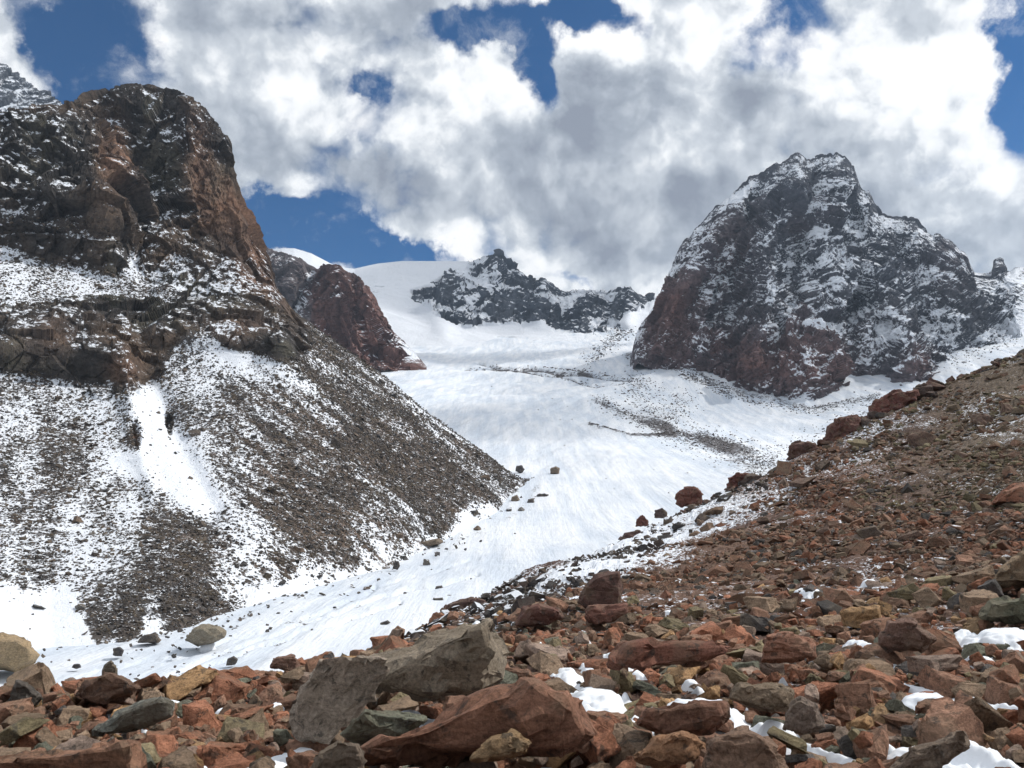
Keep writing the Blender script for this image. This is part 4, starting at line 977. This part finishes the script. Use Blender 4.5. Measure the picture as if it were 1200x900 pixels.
# ---- foreground pile: stones are dropped one by one onto a height map so that they rest on each other
SNOWP = [  # snow patches between the rocks: u, v, width px, height px, label
 (330,868,62,26,'wide snow patch left of the foot of the leaning slab'),
 (412,850,36,28,'small tongue of snow under the right side of the leaning slab'),
 (375,866,22,20,'narrow snow strip against the foot of the leaning slab'),
 (665,780,38,24,'snow patch above the long red boulder, upper one'),
 (700,808,70,24,'snow patch right of the long red boulder, wide and dotted with stones'),
 (810,818,100,16,'long curved snow strip above the flat topped red boulder'),
 (868,832,20,34,'snow tongue going down beside the flat topped red boulder'),
 (895,834,60,14,'snow strip under the pale brown blocky boulder'),
 (975,850,24,50,'tall snow tongue right of the pyramid shaped rock'),
 (1012,876,44,24,'snow patch below the tall snow tongue'),
 (1075,856,60,26,'rounded snow cushion, left half of the large lower right snow bank'),
 (1150,858,110,28,'large snow bank at the lower right edge'),
 (1068,788,26,36,'sloping snow tongue in the right middle'),
 (1085,803,60,12,'thin snow strip under the sloping tongue in the right middle'),
 (1168,803,34,30,'snow wedge near the right edge in the middle of the slope'),
 (1172,735,70,18,'snow strip at the right edge near the olive grey boulder'),
 (1035,765,20,14,'tiny snow spot beside the broad red boulder'),
 (640,878,26,20,'snow spot right of the tan rounded rock'),
 (720,890,34,12,'snow spot at the bottom left of the orange split boulder'),
 (800,897,60,10,'snow strip along the bottom edge'),
 (590,812,40,10,'thin snow left of the big boulder base'),
 (480,825,40,14,'snow under the big grey green boulder'),
 (555,805,24,14,'snow clinging to the front of the grey green boulder'),
 (235,868,30,10,'thin snow spot at the bottom, left of centre'),
 (90,857,30,8,'snow sliver in the left foreground'),
 (165,822,40,8,'snow sliver along the grey green slab'),
 (720,757,18,12,'round snow spot left of the long low red ridge'),
 (1010,742,24,10,'snow spot in the upper right middle'),
 (1100,893,40,14,'snow patch at the bottom right beside the tilted slab'),
 (925,880,26,22,'small snow tongue right of the triangular rock'),
 (948,688,26,9,'white snow strip high on the slope'),
 (1015,677,24,7,'snow strip higher up the slope'),
 (745,772,20,8,'little snow left between stones near the low ridge'),
 (690,770,14,18,'small vertical snow spot above the dotted patch')]
def foreground():
    cs = .05; x0, x1, y0, y1 = -13., 22., 3.0, 30.
    xs = np.arange(x0, x1, cs); ys = np.arange(y0, y1, cs); X, Y = np.meshgrid(xs, ys)
    base = MOS(X[::4, ::4], Y[::4, ::4])
    base = np.repeat(np.repeat(base, 4, 0), 4, 1)[:X.shape[0], :X.shape[1]]; base = blur(base, 4)
    H = base.copy(); gy, gx = np.gradient(blur(base, 6), cs)
    # snow mounds
    block = np.zeros(X.shape, bool); snows = []
    rs = random.Random(99); extra = []
    while len(extra) < 34:
        v = rs.uniform(705, 895); u = rs.uniform(600, 1195) if rs.random() < .8 else rs.uniform(60, 600)
        if all(abs(u-q[0]) > 26 or abs(v-q[1]) > 14 for q in SNOWP+extra):
            wp = rs.uniform(10, 30)*(.5+.8*(v-700)/200); extra.append((u, v, wp, wp*rs.uniform(.25, .45), None))
    for (u, v, wp, hp, lab) in SNOWP+extra:
        y = ray_hit(lambda a, b: MOS(a, b)+.34, u, v)
        if y is None or y > 28: continue
        c = pt(u, v, y); rx = wp/F*y*.5; 
        yb = ray_hit(lambda a, b: MOS(a, b)+.34, u, min(v+hp*.5, 905)) or y; yt = ray_hit(lambda a, b: MOS(a, b)+.34, u, v-hp*.5) or y
        ry = max((yt-yb)*.5, .12); cy = (yt+yb)*.5
        PROT.append((u-wp*.46, v-hp*.5, u+wp*.46, v+hp*.40, cy))
        snows.append((u, v, c[0]/y*cy, cy, rx*1.25, ry*1.3, lab))
        dd = ((X-snows[-1][2])/rx)**2+((Y-cy)/ry)**2
        block |= dd < .85
    for k, (hx, hy, rx, ry) in enumerate(HER):
        dd = ((X-hx)/rx)**2+((Y-hy)/max(ry, .1))**2
        H = np.where(dd < 1, np.maximum(H, base+.10), H)
    herom = np.zeros(X.shape, bool)
    for (hx, hy, rx, ry) in HER: herom |= (((X-hx)/(rx*.9))**2+((Y-hy+.1)/max(ry*.9, .1))**2) < 1
    rr = random.Random(21); placed = []
    def drop(n, smin, smax, pw, ylo, yhi, thick, near_bias=1.0, avoid_snow=True, tilt=.16, hero=True):
        cnt = 0; tries = 0
        while cnt < n and tries < n*5:
            tries += 1
            best = None
            s = smin*((smax/smin)**(rr.random()**pw))
            for c in range(6):
                y = ylo*(yhi/ylo)**rr.random() if near_bias > 0 else rr.uniform(ylo, yhi)
                x = rr.uniform(-.80, .90)*y
                i = int((y-y0)/cs); j = int((x-x0)/cs)
                if not (8 < i < X.shape[0]-8 and 8 < j < X.shape[1]-8): continue
                if avoid_snow and block[i, j]: continue
                if hero and herom[i, j]: continue
                h = H[i, j]-base[i, j]
                if best is None or h < best[0]: best = (h, x, y, i, j)
            if best is None or best[0] > thick: continue
            h, x, y, i, j = best
            rad = int(s*.3/cs)+2
            sub = H[max(i-rad, 0):i+rad+1, max(j-rad, 0):j+rad+1]
            if sub.size < 9: continue
            ty = (sub[-1].mean()-sub[0].mean())/(2*rad*cs); tx = (sub[:, -1].mean()-sub[:, 0].mean())/(2*rad*cs)
            n_ = Vector((-np.clip(tx, -.8, .8), -np.clip(ty, -.8, .8), 1)).normalized()
            k = rr.randrange(36); Mr = rotm(rr, tilt if rr.random() > .15 else .6, n_); st = np.array([rr.uniform(.85, 1.15), rr.uniform(.85, 1.15), rr.uniform(.8, 1.3)])*s
            Mx = Mr*st[None, :]
            po = POOL[k]; hv = po['hv']@Mx.T
            ext = np.abs(hv[:, :2]).max(0); di = int(ext[1]/cs)+1; dj = int(ext[0]/cs)+1
            i0, i1, j0, j1 = i-di, i+di+1, j-dj, j+dj+1
            if i0 < 0 or j0 < 0 or i1 > X.shape[0] or j1 > X.shape[1]: continue
            xx = X[i0:i1, j0:j1]-x; yy = Y[i0:i1, j0:j1]-y
            inv = np.linalg.inv(Mx); pn = po['pn']@inv; pd = po['pd']         # planes in world axes
            top = np.full(xx.shape, 1e9); bot = np.full(xx.shape, -1e9)
            for nn, d in zip(pn, pd):
                if abs(nn[2]) < 1e-6: continue
                z = (d-nn[0]*xx-nn[1]*yy)/nn[2]
                if nn[2] > 0: top = np.minimum(top, z)
                else: bot = np.maximum(bot, z)
            m = top > bot
            if m.sum() < 2: m = np.zeros(xx.shape, bool); m[di, dj] = True; top[di, dj] = s*.15; bot[di, dj] = -s*.15
            gap = (H[i0:i1, j0:j1]-bot)[m]
            if avoid_snow and block[i0:i1, j0:j1][m].mean() > .3: continue
            zc = np.percentile(gap, 82 if s > .3 else 75)
            if (zc+top[m].max()) - base[i, j] > thick+s*.42+.06: continue
            cu, cv = px((x, y, zc)); hw = ext[0]/y*F; hh = max(top[m].max(), .02)/y*F
            if s > .11 and any(y < q[4] and cu+hw > q[0] and cu-hw < q[2] and cv-hh < q[3] and cv+hh > q[1] for q in PROT): continue
            H[i0:i1, j0:j1][m] = np.maximum(H[i0:i1, j0:j1][m], (top+zc)[m])
            cu, cv = px((x, y, zc)); name = rr.choices(PN, PWt)[0]
            placed.append(dict(k=k, M=Mx, loc=(x, y, zc), s=s, px=s/y, u=float(cu), v=float(cv), col=name, f=rr.uniform(.72, 1.25)))
            cnt += 1
    drop(300, .45, 1.0, 1.7, 9, 29, .25, 1)
    drop(150, .28, .50, 1.2, 4.2, 10, .20)
    drop(2300, .15, .42, 1.1, 3.6, 29, .26)
    drop(3800, .08, .20, 1.0, 3.5, 22, .26)
    drop(2200, .04, .11, 1.0, 3.5, 12, .26, avoid_snow=False, hero=True)
    drop(60, .28, .60, 1.0, 7, 26, .45, tilt=.3)
    # snow lies draped in the gaps
    Hl = H.copy()
    for _ in range(3):
        q = np.pad(Hl, 1, mode='edge'); Hl = np.minimum.reduce([q[1:-1, 1:-1], q[:-2, 1:-1], q[2:, 1:-1], q[1:-1, :-2], q[1:-1, 2:]])
    Hl = np.minimum(blur(Hl, 4), base+.26)
    spots_ = []
    for (u, v, cx_, cy_, rx, ry, lab) in snows:
        n = 64; a = np.linspace(-1, 1, n); A, B = np.meshgrid(a, a)
        gx_ = cx_+A*rx*1.25; gy_ = cy_+B*ry*1.25
        q3 = np.stack([gx_.ravel(), gy_.ravel(), gx_.ravel()*0+u], 1)
        wob = fbm(q3, max(.22, min(rx, ry)*1.1), 3, int(u), .45).reshape(A.shape)
        rr_ = np.hypot(A, B)*1.25+wob*.6+.30*fbm(q3, .16, 3, int(u)+9).reshape(A.shape)
        ii = np.clip(((gy_-y0)/cs).astype(int), 0, X.shape[0]-1); jj = np.clip(((gx_-x0)/cs).astype(int), 0, X.shape[1]-1)
        hl = blur(Hl[ii, jj], 14)
        h = hl + np.clip(np.maximum(base[ii, jj]+.30-hl, .07), 0, .09+.45*min(rx, ry))*(1-sstep(rr_, .1, 1.2)) + .012*fbm(q3, .12, 2, 5).reshape(A.shape) - .12*sstep(rr_, .95, 1.3)
        G = np.stack([gx_, gy_, h], -1)
        b = G.copy(); b[..., 2] -= .25
        o = mesh_np('snow_patch', (G-np.array([cx_, cy_, h.mean()])).reshape(-1, 3), grid_faces(n, n), M_SNOW, smooth=True)
        o.location = (cx_, cy_, float(h.mean())); spots_.append((o, u, v)); tag(o, lab or 'x', 'snow patch', 'snow patches between the foreground rocks')
    # biggest 300 are objects, the rest one mass
    vis = [p for p in placed if -10 < p['u'] < 1210 and p['v'] < 915]
    rest = [p for p in placed if not (-10 < p['u'] < 1210 and p['v'] < 915)]
    vis.sort(key=lambda p: -p['px']); big = vis[:255]; rest += vis[255:]
    LMK = [(385,820,'the leaning slab'),(510,790,'the large grey green boulder'),(560,860,'the long rust red boulder'),(800,842,'the flat topped red boulder'),(870,890,'the triangular rock'),
           (940,840,'the pyramid shaped rock'),(785,765,'the long low red ridge'),(922,758,'the upright blunt boulder'),(1062,745,'the broad red boulder'),(700,695,'the dark blocky boulder'),
           (150,838,'the sloping grey green slab'),(80,895,'the flat bottom left slab'),(130,808,'the peaked left skyline boulder'),(1190,662,'the right edge tan slab'),
           (1150,858,'the lower right snow bank'),(1090,885,'the bottom right tilted slab'),(1168,803,'the right edge snow wedge'),(28,812,'the far left pointed rock'),(630,722,'the jagged dark boulder')]
    for o, u, v in spots_:
        if o['label'] != 'x': continue
        lm = min(LMK, key=lambda q: (q[0]-u)**2+((q[1]-v)*1.4)**2); du, dv = u-lm[0], v-lm[1]
        rel = ('right of' if du > 0 else 'left of') if abs(du) > abs(dv)*1.3 else ('in front of' if dv > 0 else 'behind')
        o['label'] = 'small snow remnant between stones %s %s %s' % ('close' if math.hypot(du, dv) < 60 else 'further', rel, lm[2])
    for p in big:
        o = bpy.data.objects.new('rock', POOL[p['k']]['me']); COL.objects.link(o)
        mw = Matrix(p['M'].tolist()).to_4x4(); mw.translation = Vector(p['loc']); o.matrix_world = mw
        c = PAL[p['col']]; o.color = (c[0]*p['f'], c[1]*p['f'], c[2]*p['f'], 1)
        lm = min(LMK, key=lambda q: (q[0]-p['u'])**2+((q[1]-p['v'])*1.4)**2)
        du, dv = p['u']-lm[0], p['v']-lm[1]
        rel = ('right of' if du > 0 else 'left of') if abs(du) > abs(dv)*1.3 else ('in front of' if dv > 0 else 'behind')
        near = 'close' if math.hypot(du, dv) < 60 else 'further'
        sz = 'large' if p['px']*F > 62 else 'medium' if p['px']*F > 42 else 'small'
        shp = {'slab': 'slab', 'block': 'block', 'wedge': 'wedge'}[POOL[p['k']]['kind']]
        tag(o, ('%s %s %s %s %s %s' % (sz, p['col'], shp, near, rel, lm[2])).replace(' the ', ' '), 'rock', 'loose rocks of the foreground boulder field')
    def it(ps): return [(p['k'], p['M'], np.array(p['loc']), [q*p['f'] for q in PAL[p['col']]]) for p in ps]
    nearr = [p for p in rest if p['px'] > .016]; farr = [p for p in rest if p['px'] <= .016]
    o = merged('rubble', it(nearr)+[], M_ROCK, detail=True); o.color = (1, 1, 1, 1); tag(o, 'smaller stones packed between the foreground rocks', kind='stuff')
    o = merged('gravel', it(farr), M_ROCK); o.color = (1, 1, 1, 1); tag(o, 'smallest stones and grit of the foreground', kind='stuff')
foreground()

# ---- slope rubble from 22 m to the crest
def slope_rubble():
    rr = random.Random(31); rg = np.random.default_rng(9)
    n = 64000; y = 20*(108/20)**(rg.random(n)**.80); x = rg.uniform(-.72, .92, n)*y
    z = MOS(x, y); e = .3; nx = (MOS(x+e, y)-z)/e; ny = (MOS(x, y+e)-z)/e
    P = np.stack([x, y, z], 1); u, v = px(P)
    patch = fbm(P, 5, 3, 77); patch2 = fbm(P, 22, 2, 78)
    items = []; itemsw = []
    for i in range(n):
        if not (-30 < u[i] < 1400): continue
        s = .15*(y[i]/25)**.40*math.exp(rr.gauss(0, .55))*(1+.45*patch[i])
        dusted = math.exp(-(((v[i]-(735-(u[i]-500)*.50))/42)**2)) if u[i] < 900 else 0
        if rr.random() < dusted*.62: continue
        if rr.random() < .02: s *= 2.4
        s = min(s, 1.9)
        N = Vector((-nx[i], -ny[i], 1)).normalized()
        k = rr.randrange(36); Mx = rotm(rr, .38, N)*s
        if u[i] > 1000 and v[i] < 600: cc = rr.choices(['dull brown','olive brown','red brown','dark grey'], [4,3,3,1])[0]
        else: cc = rr.choices(['red brown','rust red','dull brown','dark grey','pinkish grey'], [6,3,2,1.4,.8])[0]
        c = PAL[cc]; f = rr.uniform(.36, .86)
        if dusted > .3: c = rr.choice([(.075,.068,.066),(.10,.075,.065)])
        (itemsw if rr.random() < dusted else items).append((k, Mx, P[i]+np.array(N)*s*.10, [q*f for q in c]))
    o = merged('slope_rubble', items, M_RUB); o.color = (1, 1, 1, 1); tag(o, 'red brown rubble covering the moraine slope', kind='stuff')
    o = merged('dusted_rubble', itemsw, M_RUBW); o.color = (1, 1, 1, 1); tag(o, 'snow dusted dark rubble along the moraine edge above the glacier', kind='stuff')
slope_rubble()

# ---- darker blocks strung along the crest and scattered on the slope
CRL = [(985,505,'the largest crest boulder'),(1048,470,'the long red crest boulder'),(808,582,'the round red crest boulder'),(866,565,'the flat topped crest boulder'),(625,680,'the dark grey crest boulders'),(740,629,'the flat dark crest boulder'),(905,580,'the black shadowed boulder'),(1190,575,'the orange boulder'),(705,690,'the dark blocky boulder'),(1140,430,'the top right crest end'),(1190,662,'the right edge tan slab'),(922,530,'the paired dark red boulder')]
def crest_blocks():
    rr = random.Random(77); ca = np.array(crest, float)
    for i in range(46):
        if i < 30:
            u = rr.choice([rr.uniform(870, 1180), rr.uniform(590, 870)]); v = np.interp(u, ca[:, 0], ca[:, 1])+rr.uniform(2, 16); y = np.interp(u, ca[:, 0], ca[:, 2])*rr.uniform(.93, .99); w = rr.uniform(9, 24) if u > 870 else rr.uniform(7, 13)
            lab = ('dark red block among the jumbled blocks of the upper crest' if u > 1000 else 'dark red block in the row of blocks behind the largest crest boulders' if u > 870 else 'small dark block in the row along the lower dusted crest'); grp = 'dark blocks along the moraine crest'; c = rr.choice([(.10,.058,.048),(.085,.062,.052),(.12,.07,.055)])
        else:
            u = rr.uniform(760, 1190); v = rr.uniform(np.interp(u, ca[:, 0], ca[:, 1])+25, 640); y = ray_hit(MOS, u, v) or 50.; w = rr.uniform(14, 30)
            lab = 'brown block standing out from the fine rubble %s' % ('on the right part of the slope' if u > 1000 else 'on the middle part of the slope'); grp = 'blocks scattered on the moraine slope'; c = rr.choice([(.13,.085,.065),(.15,.10,.07),(.10,.075,.06)])
        s_ = w/F*y; x = (u-600)/F*y; z = float(MOS(x, y)); k = rr.randrange(36)
        o = bpy.data.objects.new('rock', POOL[k]['me']); COL.objects.link(o)
        o.location = (x, y, z+s_*.2); o.rotation_euler = Matrix(rotm(rr, .4).tolist()).to_euler(); o.scale = (s_, s_, s_*rr.uniform(.9, 1.4)); o.color = (*c, 1)
        lm = min(CRL, key=lambda q: (q[0]-u)**2+(q[1]-v)**2); du, dv = u-lm[0], v-lm[1]
        rel = ('right of' if du > 0 else 'left of') if abs(du) > abs(dv) else ('below' if dv > 0 else 'above')
        tag(o, '%s %s %s %s' % ('dark block in the crest row' if i < 30 else 'brown block on the rubble slope', 'close' if math.hypot(du, dv) < 60 else 'well', rel, lm[2]), 'rock', grp)
crest_blocks()
def unique_labels():
    seen = {}
    for o in COL.objects:
        if o.get('category') in ('rock', 'snow patch'): seen.setdefault(o['label'], []).append(o)
    words = ['leftmost', 'second', 'third', 'fourth', 'fifth', 'sixth', 'seventh', 'eighth', 'ninth', 'tenth']
    for lab, l in seen.items():
        if len(l) < 2: continue
        bpy.context.view_layer.update()
        l.sort(key=lambda o: o.matrix_world.translation.x/o.matrix_world.translation.y)
        for i, o in enumerate(l):
            if i < 10: o['label'] = (words[i] if i == 0 else words[i]+' from left')+' '+lab
    for o in COL.objects:
        if len(o.get('label', '').split()) > 16: o['label'] = o['label'].replace('further ', '').replace('close ', '')
unique_labels()

# ---- unseen cumulus added high up to the right to shade basin, peak and glacier
def cumulus(target, height, rx, ry, rz, thick, label, seed):
    rr = random.Random(seed); L = (height-target[2])/sdir.z; c = Vector(target)+sdir*L
    bm = bmesh.new(); bmesh.ops.create_icosphere(bm, subdivisions=5, radius=1.0)
    P = np.array([v.co for v in bm.verts]); d = .28*fbm(P+seed, .9, 4, seed) + .10*np.abs(fbm(P, .3, 3, seed+1))
    P = P*(1+d)[:, None]; P[:, 2] = np.where(P[:, 2] < -.25, -.25+(P[:, 2]+.25)*.25, P[:, 2])
    for v, p in zip(bm.verts, P): v.co = (p[0]*rx, p[1]*ry, p[2]*rz)
    me = bpy.data.meshes.new('shade_cloud'); bm.to_mesh(me); bm.free()
    m, t = mk('shade_cloud_vapour'); pv = t.node('ShaderNodeVolumePrincipled'); pv.inputs['Color'].default_value = (.98, .98, .98, 1)
    pv.inputs['Density'].default_value = thick/(1.4*rz); o_ = t.node('ShaderNodeOutputMaterial'); t.l.new(pv.outputs[0], o_.inputs['Volume'])
    me.materials.append(m); o = bpy.data.objects.new('shade_cloud', me); COL.objects.link(o); o.location = c
    tag(o, label, kind='stuff')
cumulus((400, 1130, 230), 3400, 340, 330, 160, .5, 'unseen cumulus added to shade the right side of the valley', 3)
cumulus((60, 2450, 620), 4600, 640, 420, 200, 1.2, 'unseen cumulus added to shade the head of the valley', 4)
cumulus((-40, 1560, 300), 3600, 330, 120, 120, 1.1, 'small unseen cumulus added to shade the upper glacier', 5)
cumulus((20, 760, 60), 3000, 150, 110, 70, .7, 'thin unseen cumulus shred added to half shade the lower glacier', 6)

# ---- thin cloudy mountain air
def haze():
    bm = bmesh.new(); bmesh.ops.create_cube(bm, size=1)
    for v in bm.verts: v.co = Vector((v.co.x*5200, v.co.y*4400+1700, (-260 if v.co.z < 0 else 1000)))
    me = bpy.data.meshes.new('haze'); bm.to_mesh(me); bm.free()
    m, t = mk('mountain_air'); pv = t.node('ShaderNodeVolumePrincipled')
    pv.inputs['Color'].default_value = (.62, .78, 1.0, 1); pv.inputs['Density'].default_value = .00006; pv.inputs['Anisotropy'].default_value = .3
    o_ = t.node('ShaderNodeOutputMaterial'); t.l.new(pv.outputs[0], o_.inputs['Volume'])
    me.materials.append(m); o = bpy.data.objects.new('haze', me); COL.objects.link(o)
    tag(o, 'thin blue mountain haze', kind='stuff')
haze()
